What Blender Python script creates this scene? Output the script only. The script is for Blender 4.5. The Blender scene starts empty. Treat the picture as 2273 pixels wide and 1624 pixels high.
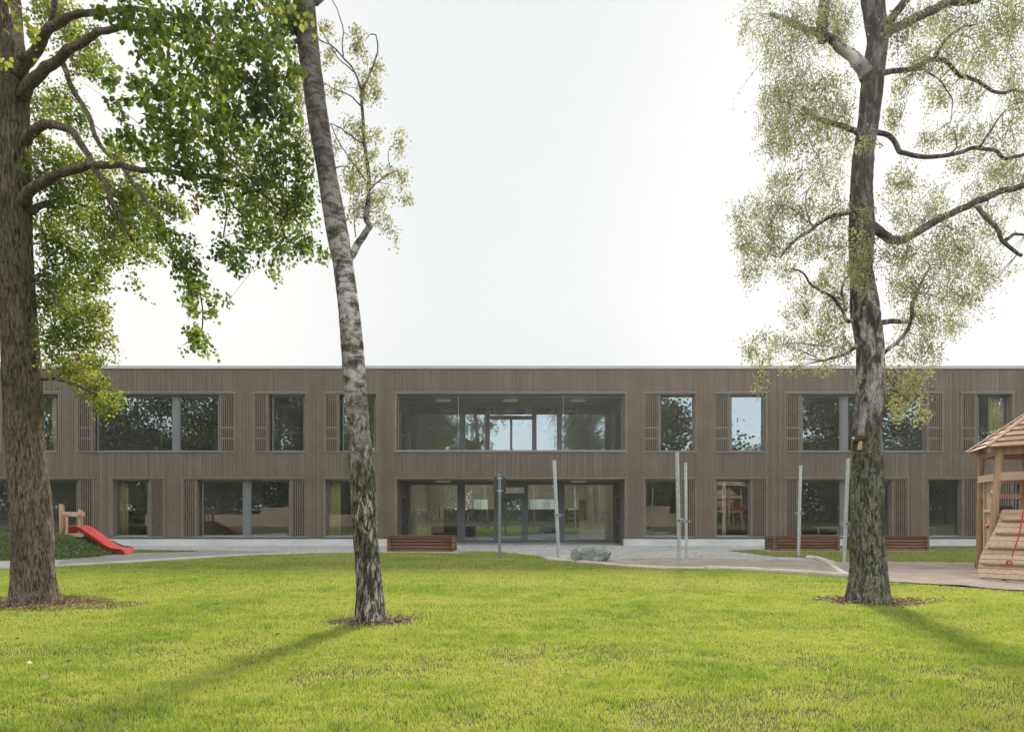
import bpy, math, random
import numpy as np
from mathutils import Vector, noise as mnoise
random.seed(7); RNG = np.random.default_rng(7)
C = bpy.context.scene.collection
sc = bpy.context.scene
R = math.radians
# ------------------------------------------------------------------ camera
FPX, CX, HY, EYE = 1515.0, 1136.5, 1130.0, 1.6      # photo measured on a 2273 x 1624 grid
cam = bpy.data.cameras.new('camera'); co = bpy.data.objects.new('camera', cam); C.objects.link(co)
co.location = (0, 0, EYE); co.rotation_euler = (R(90), 0, 0)
cam.sensor_width = 36; cam.lens = 24.0; cam.shift_y = 318 / 2273; cam.clip_start = 0.05; cam.clip_end = 5000
sc.camera = co
# ------------------------------------------------------------------ light
SUN_AZ, SUN_EL = 12.0, 31.0                          # azimuth to the right of the view axis
sc.view_settings.view_transform = 'Standard'; sc.view_settings.look = 'None'
sc.view_settings.exposure = 0.9; sc.view_settings.gamma = 1.0
w = bpy.data.worlds.new('World'); sc.world = w; w.use_nodes = True
wn = w.node_tree; wn.nodes.clear()
def WN(t, **k):
    n = wn.nodes.new(t)
    for a, v in k.items(): setattr(n, a, v)
    return n
sky = WN('ShaderNodeTexSky', sky_type='NISHITA', sun_disc=False, sun_elevation=R(SUN_EL), sun_rotation=R(SUN_AZ))
sky.air_density = 1.0; sky.dust_density = 1.5
geo = WN('ShaderNodeTexCoord'); sep = WN('ShaderNodeSeparateXYZ'); wn.links.new(geo.outputs['Generated'], sep.inputs[0])
mr = WN('ShaderNodeMapRange', interpolation_type='SMOOTHSTEP')   # thin white cloud veil over the half of the sky round the sun
mr.inputs[1].default_value = -0.35; mr.inputs[2].default_value = 0.3
wn.links.new(sep.outputs[1], mr.inputs[0])
skm = WN('ShaderNodeMix', data_type='RGBA', blend_type='MULTIPLY'); skm.inputs[0].default_value = 1
wn.links.new(sky.outputs[0], skm.inputs[6]); skm.inputs[7].default_value = (0.10, 0.10, 0.10, 1)
add = WN('ShaderNodeMix', data_type='RGBA', blend_type='ADD'); add.inputs[0].default_value = 1
wn.links.new(skm.outputs[2], add.inputs[6]); add.inputs[7].default_value = (1.06, 1.03, 0.95, 1)
mx = WN('ShaderNodeMix', data_type='RGBA')
wn.links.new(mr.outputs[0], mx.inputs[0]); wn.links.new(add.outputs[2], mx.inputs[6])
ab = WN('ShaderNodeMath', operation='ABSOLUTE'); wn.links.new(sep.outputs[0], ab.inputs[0])
gl = WN('ShaderNodeMapRange', interpolation_type='SMOOTHSTEP'); gl.inputs[1].default_value = 0.05; gl.inputs[2].default_value = 0.42; wn.links.new(ab.outputs[0], gl.inputs[0])
cn = WN('ShaderNodeTexNoise'); cn.inputs['Scale'].default_value = 2.2; cn.inputs['Detail'].default_value = 5; wn.links.new(geo.outputs['Generated'], cn.inputs['Vector'])
cm = WN('ShaderNodeMath', operation='MULTIPLY_ADD'); wn.links.new(cn.outputs['Fac'], cm.inputs[0]); cm.inputs[1].default_value = 0.5; cm.inputs[2].default_value = -0.25
ga = WN('ShaderNodeMath', operation='ADD'); ga.use_clamp = True; wn.links.new(gl.outputs[0], ga.inputs[0]); wn.links.new(cm.outputs[0], ga.inputs[1])
vl = WN('ShaderNodeMix', data_type='RGBA'); wn.links.new(ga.outputs[0], vl.inputs[0])    # veil a little brighter away from the middle
vl.inputs[6].default_value = (0.425, 0.447, 0.458, 1); vl.inputs[7].default_value = (0.530, 0.527, 0.518, 1); wn.links.new(vl.outputs[2], mx.inputs[7])
bg = WN('ShaderNodeBackground'); bg.inputs[1].default_value = 1.0
wo = WN('ShaderNodeOutputWorld'); wn.links.new(mx.outputs[2], bg.inputs[0]); wn.links.new(bg.outputs[0], wo.inputs[0])
sl = bpy.data.lights.new('sun', 'SUN'); sl.energy = 2.7; sl.angle = R(8); sl.color = (1.0, 0.9, 0.76)
so = bpy.data.objects.new('sun', sl); C.objects.link(so)
sd = Vector((math.sin(R(SUN_AZ)) * math.cos(R(SUN_EL)), math.cos(R(SUN_AZ)) * math.cos(R(SUN_EL)), math.sin(R(SUN_EL))))
so.rotation_euler = sd.to_track_quat('Z', 'Y').to_euler(); so.location = sd * 60
sc.cycles.max_bounces = 10; sc.cycles.transparent_max_bounces = 12; sc.cycles.transmission_bounces = 6
sc.cycles.glossy_bounces = 4; sc.cycles.diffuse_bounces = 3; sc.cycles.sample_clamp_indirect = 6
# ------------------------------------------------------------------ helpers
def P(px, py, Y): return Vector(((px - CX) * Y / FPX, Y, EYE + (HY - py) * Y / FPX))
def G(px, py):                                        # ground point under a pixel
    Y = EYE * FPX / (py - HY); return ((px - CX) * Y / FPX, Y)
class MB:
    def __init__(s): s.v = []; s.f = []; s.t = []; s.m = []
    def box(s, x0, x1, y0, y1, z0, z1, tone=0.5, mi=0):
        b = len(s.v)
        s.v += [(x0,y0,z0),(x1,y0,z0),(x1,y1,z0),(x0,y1,z0),(x0,y0,z1),(x1,y0,z1),(x1,y1,z1),(x0,y1,z1)]
        for q in ((0,1,5,4),(1,2,6,5),(2,3,7,6),(3,0,4,7),(4,5,6,7),(3,2,1,0)):
            s.f.append([b+i for i in q]); s.t.append(tone); s.m.append(mi)
    def obox(s, o, u, v, w_, tone=0.5, mi=0):          # corner and three edge vectors
        o, u, v, w_ = map(Vector, (o, u, v, w_)); b = len(s.v)
        for a in (o, o+u, o+u+v, o+v, o+w_, o+u+w_, o+u+v+w_, o+v+w_): s.v.append(tuple(a))
        for q in ((0,1,5,4),(1,2,6,5),(2,3,7,6),(3,0,4,7),(4,5,6,7),(3,2,1,0)):
            s.f.append([b+i for i in q]); s.t.append(tone); s.m.append(mi)
    def bar(s, a, b_, wd, h, up=(0,0,1), tone=0.5, mi=0):  # board from a to b, width wd along cross, height h along up
        a, b_ = Vector(a), Vector(b_); d = b_-a; up = Vector(up)
        sd_ = d.cross(up).normalized(); up = sd_.cross(d).normalized()
        s.obox(a - sd_*wd/2 - up*h/2, d, sd_*wd, up*h, tone, mi)
    def tube(s, pts, rad, n=10, cap=True, tone=0.5, jit=0.0, mi=0):
        pts = [Vector(p) for p in pts]; b = len(s.v); k = len(pts)
        if not hasattr(rad, '__len__'): rad = [rad]*k
        T = [(pts[min(i+1,k-1)] - pts[max(i-1,0)]).normalized() for i in range(k)]
        a = T[0].orthogonal().normalized()
        for i in range(k):
            a = (a - T[i]*a.dot(T[i])).normalized(); c = T[i].cross(a)
            for j in range(n):
                an = 2*math.pi*j/n; r = rad[i]
                if jit: r *= 1 + jit*mnoise.noise(pts[i]*6 + Vector((math.cos(an)*1.5, math.sin(an)*1.5, 0)))
                s.v.append(tuple(pts[i] + a*math.cos(an)*r + c*math.sin(an)*r))
        for i in range(k-1):
            for j in range(n):
                s.f.append([b+i*n+j, b+i*n+(j+1)%n, b+(i+1)*n+(j+1)%n, b+(i+1)*n+j]); s.t.append(tone); s.m.append(mi)
        if cap:
            s.f.append([b+j for j in range(n)][::-1]); s.t.append(tone); s.m.append(mi)
            s.f.append([b+(k-1)*n+j for j in range(n)]); s.t.append(tone); s.m.append(mi)
    def poly(s, pts, z=None, tone=0.5):
        b = len(s.v); s.v += [tuple(p) if z is None else (p[0], p[1], z) for p in pts]
        s.f.append(list(range(b, b+len(pts)))); s.t.append(tone); s.m.append(0)
    def build(s, name, mats, parent=None, smooth=False, loc=None):
        me = bpy.data.meshes.new(name); me.from_pydata(s.v, [], s.f)
        at = me.attributes.new('tone', 'FLOAT', 'FACE'); at.data.foreach_set('value', np.array(s.t, dtype=np.float32))
        if not isinstance(mats, (list, tuple)): mats = [mats]
        for m in mats: me.materials.append(m)
        if len(mats) > 1: me.polygons.foreach_set('material_index', np.array(s.m, dtype=np.int32))
        if smooth: me.polygons.foreach_set('use_smooth', np.ones(len(s.f), dtype=bool))
        me.update(); o = bpy.data.objects.new(name, me); C.objects.link(o)
        if loc is not None:
            L = Vector(loc); me.transform(__import__('mathutils').Matrix.Translation(-L)); o.location = L
        if parent:
            o.parent = parent; o.location = Vector(o.location) - wloc(parent)
        return o
def wloc(o):
    v = Vector(o.location)
    while o.parent: o = o.parent; v += Vector(o.location)
    return v
def np_mesh(name, V, nf, per, mat_, tone, parent=None, idx=None):
    """mesh of equal polygons from numpy: V (n,3); idx (nf*per) loop vertices"""
    me = bpy.data.meshes.new(name); me.vertices.add(len(V)); me.vertices.foreach_set('co', V.astype(np.float32).ravel())
    me.loops.add(len(idx)); me.loops.foreach_set('vertex_index', idx.astype(np.int32))
    me.polygons.add(nf); me.polygons.foreach_set('loop_start', np.arange(0, nf*per, per, dtype=np.int32))
    at = me.attributes.new('tone', 'FLOAT', 'FACE'); at.data.foreach_set('value', tone.astype(np.float32))
    me.materials.append(mat_); me.update(calc_edges=True)
    o = bpy.data.objects.new(name, me); C.objects.link(o)
    if parent: o.parent = parent; o.location = -wloc(parent)
    return o
def tag(o, label=None, cat=None, group=None, kind=None):
    for k, v in (('label', label), ('category', cat), ('group', group), ('kind', kind)):
        if v: o[k] = v
    return o
def empty(name, loc, label, cat, group=None):
    o = bpy.data.objects.new(name, None); C.objects.link(o); o.location = loc; o.empty_display_size = 0.2
    return tag(o, label, cat, group)
def copy_tree(o, parent=None):
    c = o.copy(); C.objects.link(c)
    if parent: c.parent = parent
    for ch in list(o.children): copy_tree(ch, c)
    return c
# ------------------------------------------------------------------ materials
class M:
    def __init__(s, name, rough=0.7, spec=0.3, metal=0.0):
        s.m = bpy.data.materials.new(name); s.m.use_nodes = True; s.nt = s.m.node_tree
        s.b = s.nt.nodes['Principled BSDF']; s.out = s.nt.nodes['Material Output']
        s.b.inputs['Roughness'].default_value = rough; s.b.inputs['Metallic'].default_value = metal
        s.b.inputs['Specular IOR Level'].default_value = spec
        s.tc = None
    def n(s, t, **k):
        x = s.nt.nodes.new(t)
        for a, v in k.items(): setattr(x, a, v)
        return x
    def l(s, a, b): s.nt.links.new(a, b)
    def vec(s, scale=(1,1,1)):
        if not s.tc: s.tc = s.n('ShaderNodeTexCoord')
        mp = s.n('ShaderNodeMapping'); mp.inputs['Scale'].default_value = scale
        s.l(s.tc.outputs['Object'], mp.inputs[0]); return mp.outputs[0]
    def noise(s, scale=5, vs=(1,1,1), detail=4, rough=0.55, dist=0.0):
        x = s.n('ShaderNodeTexNoise'); x.inputs['Scale'].default_value = scale; x.inputs['Detail'].default_value = detail
        x.inputs['Roughness'].default_value = rough; x.inputs['Distortion'].default_value = dist
        s.l(s.vec(vs), x.inputs['Vector']); return x.outputs['Fac']
    def vor(s, scale=5, vs=(1,1,1), feature='F1', out='Distance'):
        x = s.n('ShaderNodeTexVoronoi', feature=feature); x.inputs['Scale'].default_value = scale
        s.l(s.vec(vs), x.inputs['Vector']); return x.outputs[out]
    def tone(s):
        x = s.n('ShaderNodeAttribute'); x.attribute_name = 'tone'; return x.outputs['Fac']
    def height(s):
        if not s.tc: s.tc = s.n('ShaderNodeTexCoord')
        x = s.n('ShaderNodeSeparateXYZ'); s.l(s.tc.outputs['Object'], x.inputs[0]); return x.outputs[2]
    def ramp(s, fac, stops, interp='LINEAR'):
        x = s.n('ShaderNodeValToRGB'); x.color_ramp.interpolation = interp; e = x.color_ramp.elements
        while len(e) < len(stops): e.new(0.5)
        for i, (p, c) in enumerate(stops):
            e[i].position = p; e[i].color = (c, c, c, 1) if not hasattr(c, '__len__') else (*c, 1)
        s.l(fac, x.inputs[0]); return x.outputs[0]
    def mix(s, fac, a, b, mode='MIX'):
        x = s.n('ShaderNodeMix', data_type='RGBA', blend_type=mode)
        for i, v in ((0, fac), (6, a), (7, b)):
            if hasattr(v, 'links'): s.l(v, x.inputs[i])
            else: x.inputs[i].default_value = v if i == 0 else ((*v, 1) if hasattr(v, '__len__') else (v, v, v, 1))
        return x.outputs[2]
    def math(s, op, a, b=0.5):
        x = s.n('ShaderNodeMath', operation=op)
        for i, v in ((0, a), (1, b)):
            if hasattr(v, 'links'): s.l(v, x.inputs[i])
            else: x.inputs[i].default_value = v
        return x.outputs[0]
    def col(s, c):
        if hasattr(c, 'links'): s.l(c, s.b.inputs['Base Color'])
        else: s.b.inputs['Base Color'].default_value = (*c, 1)
        return s
    def bump(s, h, strength=0.3, dist=0.01):
        x = s.n('ShaderNodeBump'); x.inputs['Strength'].default_value = strength; x.inputs['Distance'].default_value = dist
        s.l(h, x.inputs['Height']); s.l(x.outputs[0], s.b.inputs['Normal']); return s
def plain(name, c, rough=0.6, spec=0.3, metal=0.0, var=0.15, scale=6, vs=(1,1,1), bump=0.0):
    m = M(name, rough, spec, metal); nz = m.noise(scale, vs, 5)
    lo = tuple(x*(1-var) for x in c); hi = tuple(min(1, x*(1+var)) for x in c)
    m.col(m.ramp(nz, [(0.3, lo), (0.7, hi)]))
    if bump: m.bump(nz, bump, 0.01)
    return m.m
def wood(name, c0, c1, vs=(1,1,0.06), rough=0.75, knots=True, grain=40, mixg=0.75):
    m = M(name, rough, 0.2)
    base = m.mix(m.tone(), c0, c1)
    g = m.noise(grain, vs, 4, 0.6)
    c = m.mix(mixg, base, m.ramp(g, [(0.25, 0.55), (0.75, 1.35)]), 'MULTIPLY')
    c = m.mix(0.35, c, m.ramp(m.noise(1.2, (1,1,1), 3), [(0.3, 0.65), (0.7, 1.25)]), 'MULTIPLY')
    m.col(c).bump(g, 0.2, 0.004); return m.m
CLAD = wood('brown_glazed_timber', (0.116,0.092,0.068), (0.158,0.128,0.097), (1,1,0.05), 0.7, grain=30, mixg=0.4)
TRIM = wood('brown_trim_timber', (0.145,0.116,0.088), (0.174,0.140,0.108), (1,1,0.2), 0.7, grain=20)
DARKGAP = plain('dark_membrane', (0.018,0.017,0.016), 0.9)
METAL = plain('grey_window_metal', (0.125,0.135,0.140), 0.45, 0.4, 0.0, 0.05, 2)
CAPM = plain('pale_grey_sheet_metal', (0.34,0.345,0.34), 0.45, 0.4, 0.2, 0.06, 1.5)
SILLM = plain('grey_sill_metal', (0.20,0.215,0.225), 0.4, 0.4, 0.2, 0.05, 2)
INT = plain('interior_wall_paint', (0.62,0.56,0.48), 0.85, 0.1, 0, 0.05)
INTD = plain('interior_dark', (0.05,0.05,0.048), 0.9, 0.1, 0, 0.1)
FLOORI = plain('interior_floor', (0.42,0.37,0.31), 0.5, 0.3, 0, 0.1)
GREENB = plain('grey_green_furniture', (0.075,0.10,0.088), 0.6, 0.3, 0, 0.05)
OAK = wood('oak_board', (0.36,0.24,0.12), (0.42,0.29,0.16), (1,1,0.1))
WHITE = plain('white_lacquer', (0.7,0.71,0.68), 0.4, 0.3, 0, 0.03)
STEEL = plain('galvanised_steel', (0.43,0.47,0.47), 0.42, 0.5, 0.55, 0.18, 14)
STEELD = plain('dark_fitting_steel', (0.06,0.06,0.06), 0.4, 0.5, 0.4, 0.1)
STEELG = plain('weathered_steel', (0.20,0.215,0.215), 0.5, 0.5, 0.4, 0.2, 14)
SIGNB = plain('dark_green_sign_back', (0.028,0.040,0.038), 0.45, 0.4, 0, 0.06)
RED = plain('red_slide_plastic', (0.50,0.030,0.022), 0.32, 0.5, 0, 0.12, 3)
ROPE = plain('red_rope', (0.42,0.03,0.04), 0.8, 0.1, 0, 0.3, 60)
BLACK = plain('black_rubber', (0.015,0.015,0.016), 0.6, 0.3)
PALE = wood('pale_play_timber', (0.42,0.275,0.185), (0.53,0.37,0.265), (0.12,1,1), 0.7, grain=35)
POSTW = wood('peeled_robinia', (0.34,0.215,0.128), (0.45,0.30,0.19), (1,1,0.1), 0.65, grain=22)
RUNG = wood('weathered_rung', (0.40,0.30,0.21), (0.50,0.39,0.28), (0.1,1,1), 0.75, grain=30)
PLANTW = wood('red_brown_planter_timber', (0.105,0.050,0.030), (0.185,0.092,0.056), (0.08,1,1), 0.65, grain=25)
BLEACH = wood('bleached_log', (0.42,0.36,0.30), (0.56,0.50,0.44), (0.2,0.2,1), 0.85, grain=25)
SOIL = plain('soil', (0.07,0.05,0.035), 0.95, 0.05, 0, 0.4, 20)
CURT = M('yellow_curtain', 0.9, 0.05); CURT.col(CURT.ramp(CURT.noise(30, (1,1,0.05)), [(0.3,(0.60,0.49,0.20)),(0.7,(0.72,0.61,0.29))])); CURT = CURT.m
SHEER = plain('pale_sheer_curtain', (0.55,0.54,0.46), 0.9, 0.05, 0, 0.06, 20, (1,1,.05))
LAMP = plain('lamp_disc', (0.75,0.75,0.72), 0.5, 0.2, 0, 0.02)
RENDER = plain('sunlit_concrete_wall', (0.33,0.255,0.19), 0.85, 0.1, 0, 0.18, 0.8)
def conc():
    m = M('plinth_concrete', 0.8, 0.2)
    a = m.noise(1.1, (1,1,2.5), 5); b = m.noise(40, (1,1,1), 3)
    m.col(m.mix(0.4, m.ramp(a, [(0.3,(0.40,0.41,0.41)),(0.7,(0.53,0.54,0.54))]), m.ramp(b, [(0.3,0.75),(0.7,1.15)]), 'MULTIPLY')).bump(b, 0.1, 0.004); return m.m
CONC = conc()
def glass(name, refl, tint=(0.86,0.92,0.88)):
    m = M(name); nt = m.nt
    g = m.n('ShaderNodeBsdfGlossy'); g.inputs['Roughness'].default_value = 0.0; g.inputs['Color'].default_value = (0.80,0.92,1.0,1)
    t = m.n('ShaderNodeBsdfTransparent'); t.inputs['Color'].default_value = (*tint, 1)
    fr = m.n('ShaderNodeFresnel'); fr.inputs['IOR'].default_value = 1.5
    bp = m.n('ShaderNodeBump'); bp.inputs['Strength'].default_value = 0.05; bp.inputs['Distance'].default_value = 0.02
    m.l(m.noise(0.9, (1,1,1), 1), bp.inputs['Height']); m.l(bp.outputs[0], g.inputs['Normal'])
    f = m.math('ADD', m.math('MULTIPLY', fr.outputs[0], 1.6), refl); f = m.math('MINIMUM', f, 0.9)
    mixs = m.n('ShaderNodeMixShader'); m.l(f, mixs.inputs[0]); m.l(t.outputs[0], mixs.inputs[1]); m.l(g.outputs[0], mixs.inputs[2])
    m.l(mixs.outputs[0], m.out.inputs[0]); return m.m
GLASS = glass('window_glass', 0.07, (0.96,0.975,0.965))
GLASSE = glass('entrance_glass', 0.11, (0.93,0.965,0.95))
def leafmat(name, stops, trans, gloss=0.05, tr=0.5):
    m = M(name); t = m.tone()
    d = m.n('ShaderNodeBsdfDiffuse'); m.l(m.ramp(t, stops), d.inputs[0])
    r = m.n('ShaderNodeBsdfTranslucent'); m.l(m.ramp(t, trans), r.inputs[0])
    a = m.n('ShaderNodeMixShader'); a.inputs[0].default_value = tr; m.l(d.outputs[0], a.inputs[1]); m.l(r.outputs[0], a.inputs[2])
    g = m.n('ShaderNodeBsdfGlossy'); g.inputs['Roughness'].default_value = 0.38; g.inputs[0].default_value = (0.8,0.85,0.8,1)
    b = m.n('ShaderNodeMixShader'); b.inputs[0].default_value = gloss; m.l(a.outputs[0], b.inputs[1]); m.l(g.outputs[0], b.inputs[2])
    m.l(b.outputs[0], m.out.inputs[0]); return m.m
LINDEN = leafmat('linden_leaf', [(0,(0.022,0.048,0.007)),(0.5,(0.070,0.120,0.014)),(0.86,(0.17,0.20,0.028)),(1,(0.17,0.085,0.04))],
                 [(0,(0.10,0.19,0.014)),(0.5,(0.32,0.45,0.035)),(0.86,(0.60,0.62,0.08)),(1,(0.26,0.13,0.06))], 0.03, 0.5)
BIRCHL = leafmat('birch_leaf', [(0,(0.095,0.112,0.052)),(0.6,(0.175,0.185,0.085)),(1,(0.27,0.26,0.11))],
                 [(0,(0.32,0.36,0.14)),(0.6,(0.52,0.54,0.20)),(1,(0.70,0.66,0.24))], 0.05, 0.5)
FARL = leafmat('distant_leaf', [(0,(0.05,0.068,0.025)),(0.6,(0.13,0.145,0.05)),(1,(0.25,0.21,0.07))],
                 [(0,(0.05,0.08,0.02)),(1,(0.15,0.18,0.04))], 0.03, 0.3)
GRASSM = leafmat('grass_blade', [(0,(0.070,0.140,0.018)),(0.55,(0.240,0.325,0.048)),(0.9,(0.400,0.430,0.095)),(1,(0.42,0.36,0.19))],
                 [(0,(0.15,0.29,0.025)),(0.55,(0.46,0.60,0.060)),(0.9,(0.70,0.72,0.12)),(1,(0.6,0.52,0.26))], 0.03, 0.5)
GCOVER = leafmat('ground_cover_leaf', [(0,(0.035,0.075,0.018)),(0.8,(0.10,0.155,0.045)),(1,(0.22,0.19,0.08))],
                 [(0,(0.05,0.12,0.02)),(1,(0.16,0.25,0.04))], 0.05, 0.4)
LITTER = leafmat('fallen_leaf', [(0,(0.10,0.055,0.03)),(0.6,(0.26,0.16,0.085)),(1,(0.5,0.36,0.24))],
                 [(0,(0.10,0.05,0.03)),(1,(0.4,0.2,0.08))], 0.03, 0.2)
def lawnbase():
    m = M('lawn_soil', 0.95, 0.05)
    n1 = m.noise(0.55, (1,1,1), 5, 0.6); n2 = m.noise(22, (1,1,1), 5, 0.7); n3 = m.noise(2.2, (1,1,1), 4)
    g = m.ramp(n2, [(0.3,(0.035,0.040,0.014)),(0.5,(0.105,0.105,0.038)),(0.72,(0.23,0.19,0.105))])
    s = m.ramp(n2, [(0.3,(0.07,0.052,0.036)),(0.7,(0.27,0.205,0.14))])
    f = m.ramp(m.math('MULTIPLY', m.math('ADD', n1, n3), 0.5), [(0.53,0.0),(0.62,0.75)])
    m.col(m.mix(f, g, s)).bump(n2, 0.6, 0.03); return m.m
LAWN = lawnbase()
def pave():
    m = M('grey_cobble', 0.85, 0.2)
    cell = m.vor(8.5, (1,1,1), 'F1', 'Color'); edge = m.vor(8.5, (1,1,1), 'DISTANCE_TO_EDGE')
    bw = m.n('ShaderNodeRGBToBW'); m.l(cell, bw.inputs[0])
    c = m.ramp(bw.outputs[0], [(0.2,(0.31,0.305,0.295)),(0.8,(0.47,0.46,0.44))])
    c = m.mix(m.ramp(edge, [(0.02,0.8),(0.10,0.0)]), c, (0.15,0.145,0.135))
    c = m.mix(0.5, c, m.ramp(m.noise(0.5, (1,1,1), 4), [(0.3,0.75),(0.7,1.2)]), 'MULTIPLY')
    m.col(c).bump(m.ramp(edge, [(0,0),(0.15,1)]), 0.6, 0.02); return m.m
PAVE = pave()
def grit(name, lo, hi, sc_=45, spot=(0.06,0.05,0.04)):
    m = M(name, 0.95, 0.1)
    a = m.noise(sc_, (1,1,1), 6, 0.75); b = m.noise(1.3, (1,1,1), 5, 0.65); c2 = m.noise(9, (1,1,1), 4, 0.7)
    c = m.ramp(a, [(0.32,lo),(0.68,hi)])
    c = m.mix(0.7, c, m.ramp(b, [(0.3,0.66),(0.7,1.22)]), 'MULTIPLY')
    c = m.mix(m.ramp(c2, [(0.60,0.0),(0.69,0.6)]), c, spot)
    m.col(c).bump(m.math('ADD', a, m.math('MULTIPLY', c2, 2.0)), 0.8, 0.03); return m.m
GRAVEL = grit('grey_gravel', (0.17,0.165,0.16), (0.36,0.35,0.33), 60)
SAND = grit('play_sand', (0.20,0.165,0.135), (0.44,0.385,0.33), 34, (0.09,0.065,0.05))
KERBM = grit('pale_kerb_stone', (0.36,0.35,0.33), (0.50,0.49,0.46), 30, (0.28,0.27,0.25))
def stone():
    m = M('grey_green_stone', 0.8, 0.25)
    a = m.noise(3.0, (1,1,2.2), 7, 0.65, 0.6); b = m.noise(14, (1,1,1), 5, 0.7); v = m.vor(4, (1,1,1.7), 'DISTANCE_TO_EDGE')
    c = m.ramp(a, [(0.28,(0.10,0.112,0.106)),(0.5,(0.22,0.237,0.225)),(0.7,(0.38,0.39,0.37))])
    c = m.mix(0.5, c, m.ramp(b, [(0.3,0.6),(0.7,1.3)]), 'MULTIPLY')
    c = m.mix(m.ramp(m.noise(6, (1,1,1), 5), [(0.62,0),(0.68,0.6)]), c, (0.36,0.35,0.26))
    m.col(c).bump(m.math('ADD', b, a), 0.7, 0.06); return m.m
STONE = stone()
def bark_linden():
    m = M('linden_bark', 0.9, 0.1)
    a = m.noise(22, (1.6,1.6,0.26), 6, 0.62, 0.9); b = m.noise(45, (1,1,0.5), 5, 0.7); p = m.noise(1.7, (1,1,0.6), 4)
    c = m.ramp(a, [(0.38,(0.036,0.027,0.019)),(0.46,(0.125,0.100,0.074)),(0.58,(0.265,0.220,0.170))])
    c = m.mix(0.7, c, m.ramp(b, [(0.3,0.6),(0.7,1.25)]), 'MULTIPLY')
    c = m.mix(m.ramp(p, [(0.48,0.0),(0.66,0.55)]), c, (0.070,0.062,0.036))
    c = m.mix(m.ramp(m.noise(24, (1,1,1), 3), [(0.70,0),(0.74,0.7)]), c, (0.38,0.38,0.35))
    m.col(c).bump(m.math('ADD', a, m.math('MULTIPLY', b, 0.4)), 0.9, 0.03); return m.m
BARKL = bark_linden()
def bark_birch(name, zlo, zhi, lichen, bvs, sh=0.0):
    m = M(name, 0.85, 0.15); h = m.height()
    band = m.noise(3.2, bvs, 7, 0.72, 0.7)            # peeling papery bands
    strk = m.noise(7, (0.8,0.8,8), 4, 0.6)                  # lenticels
    fis = m.noise(14, (1.5,1.5,0.42), 6, 0.68, 0.8); fine = m.noise(50, (1,1,1), 5, 0.7)
    up = m.ramp(band, [(0.39+sh,(0.055,0.046,0.038)),(0.455+sh,(0.15,0.132,0.115)),(0.51+sh,(0.36,0.33,0.30)),(0.57+sh,(0.60,0.57,0.535))])
    up = m.mix(m.ramp(strk, [(0.58,0.0),(0.66,0.85)]), up, (0.075,0.066,0.058))
    lo = m.ramp(fis, [(0.40,(0.014,0.012,0.009)),(0.47,(0.085,0.077,0.057)),(0.535,(0.155,0.143,0.110)),(0.575,(0.44,0.415,0.375))])
    lo = m.mix(m.ramp(m.noise(2.4, (1,1,0.7), 4, 0.6), [(0.44,0.0),(0.58,0.7)]), lo, (0.030,0.031,0.014))
    if lichen:
        lo = m.mix(1.0, m.ramp(fis, [(0.40,(0.026,0.024,0.018)),(0.48,(0.098,0.094,0.074)),(0.58,(0.175,0.170,0.138))]), 1.0, 'MULTIPLY')
        lo = m.mix(m.ramp(m.noise(2.4, (1,1,0.7), 4, 0.6), [(0.46,0.0),(0.58,0.6)]), lo, (0.034,0.036,0.016))
        lo = m.mix(m.ramp(m.noise(30, (1,1,1), 5, 0.75), [(0.50,0.0),(0.56,1.0)]), lo, m.mix(m.ramp(m.math('ADD', m.math('MULTIPLY', fis, .65), m.math('MULTIPLY', m.noise(3.2, (1,1,0.8), 4, 0.6), .35)), [(0.47,0.0),(0.55,0.9)]), lo, (0.33,0.315,0.245)))
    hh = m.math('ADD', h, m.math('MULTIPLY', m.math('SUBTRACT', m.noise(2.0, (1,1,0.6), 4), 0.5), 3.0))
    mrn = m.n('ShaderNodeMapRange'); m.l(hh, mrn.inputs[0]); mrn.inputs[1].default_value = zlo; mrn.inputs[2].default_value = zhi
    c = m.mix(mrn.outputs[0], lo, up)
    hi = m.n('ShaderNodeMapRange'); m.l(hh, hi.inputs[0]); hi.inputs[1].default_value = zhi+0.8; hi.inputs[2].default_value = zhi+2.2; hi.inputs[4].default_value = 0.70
    c = m.mix(hi.outputs[0], c, (0.072,0.060,0.050))  # bark darkened towards the top, crown shade put into the colour
    c = m.mix(0.55, c, m.ramp(fine, [(0.3,0.6),(0.7,1.25)]), 'MULTIPLY')
    m.col(c).bump(m.math('ADD', m.math('ADD', fis, m.math('MULTIPLY', band, 0.6)), m.math('MULTIPLY', fine, 0.35)), 0.8, 0.03); return m.m
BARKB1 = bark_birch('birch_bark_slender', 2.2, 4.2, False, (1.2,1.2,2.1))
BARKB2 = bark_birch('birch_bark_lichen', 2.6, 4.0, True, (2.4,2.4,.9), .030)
PALEB = M('pale_birch_limb', .8, .15); PALEB.col(PALEB.mix(PALEB.ramp(PALEB.noise(5, (2.2,1,1.3), 5, .65, .5), [(.52,0),(.57,.9)]), PALEB.ramp(PALEB.noise(3, (1,1,1), 5), [(.4,(0.22,0.205,0.19)),(.6,(0.50,0.48,0.455))]), (0.05,0.043,0.036))).bump(PALEB.noise(30, (1,1,1), 4), .5, .01); PALEB = PALEB.m
TWIG = plain('twig_bark', (0.085,0.068,0.055), 0.9, 0.1, 0, 0.35, 18)
FARBARK = plain('distant_bark', (0.11,0.095,0.08), 0.9, 0.1, 0, 0.3, 4)
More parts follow.
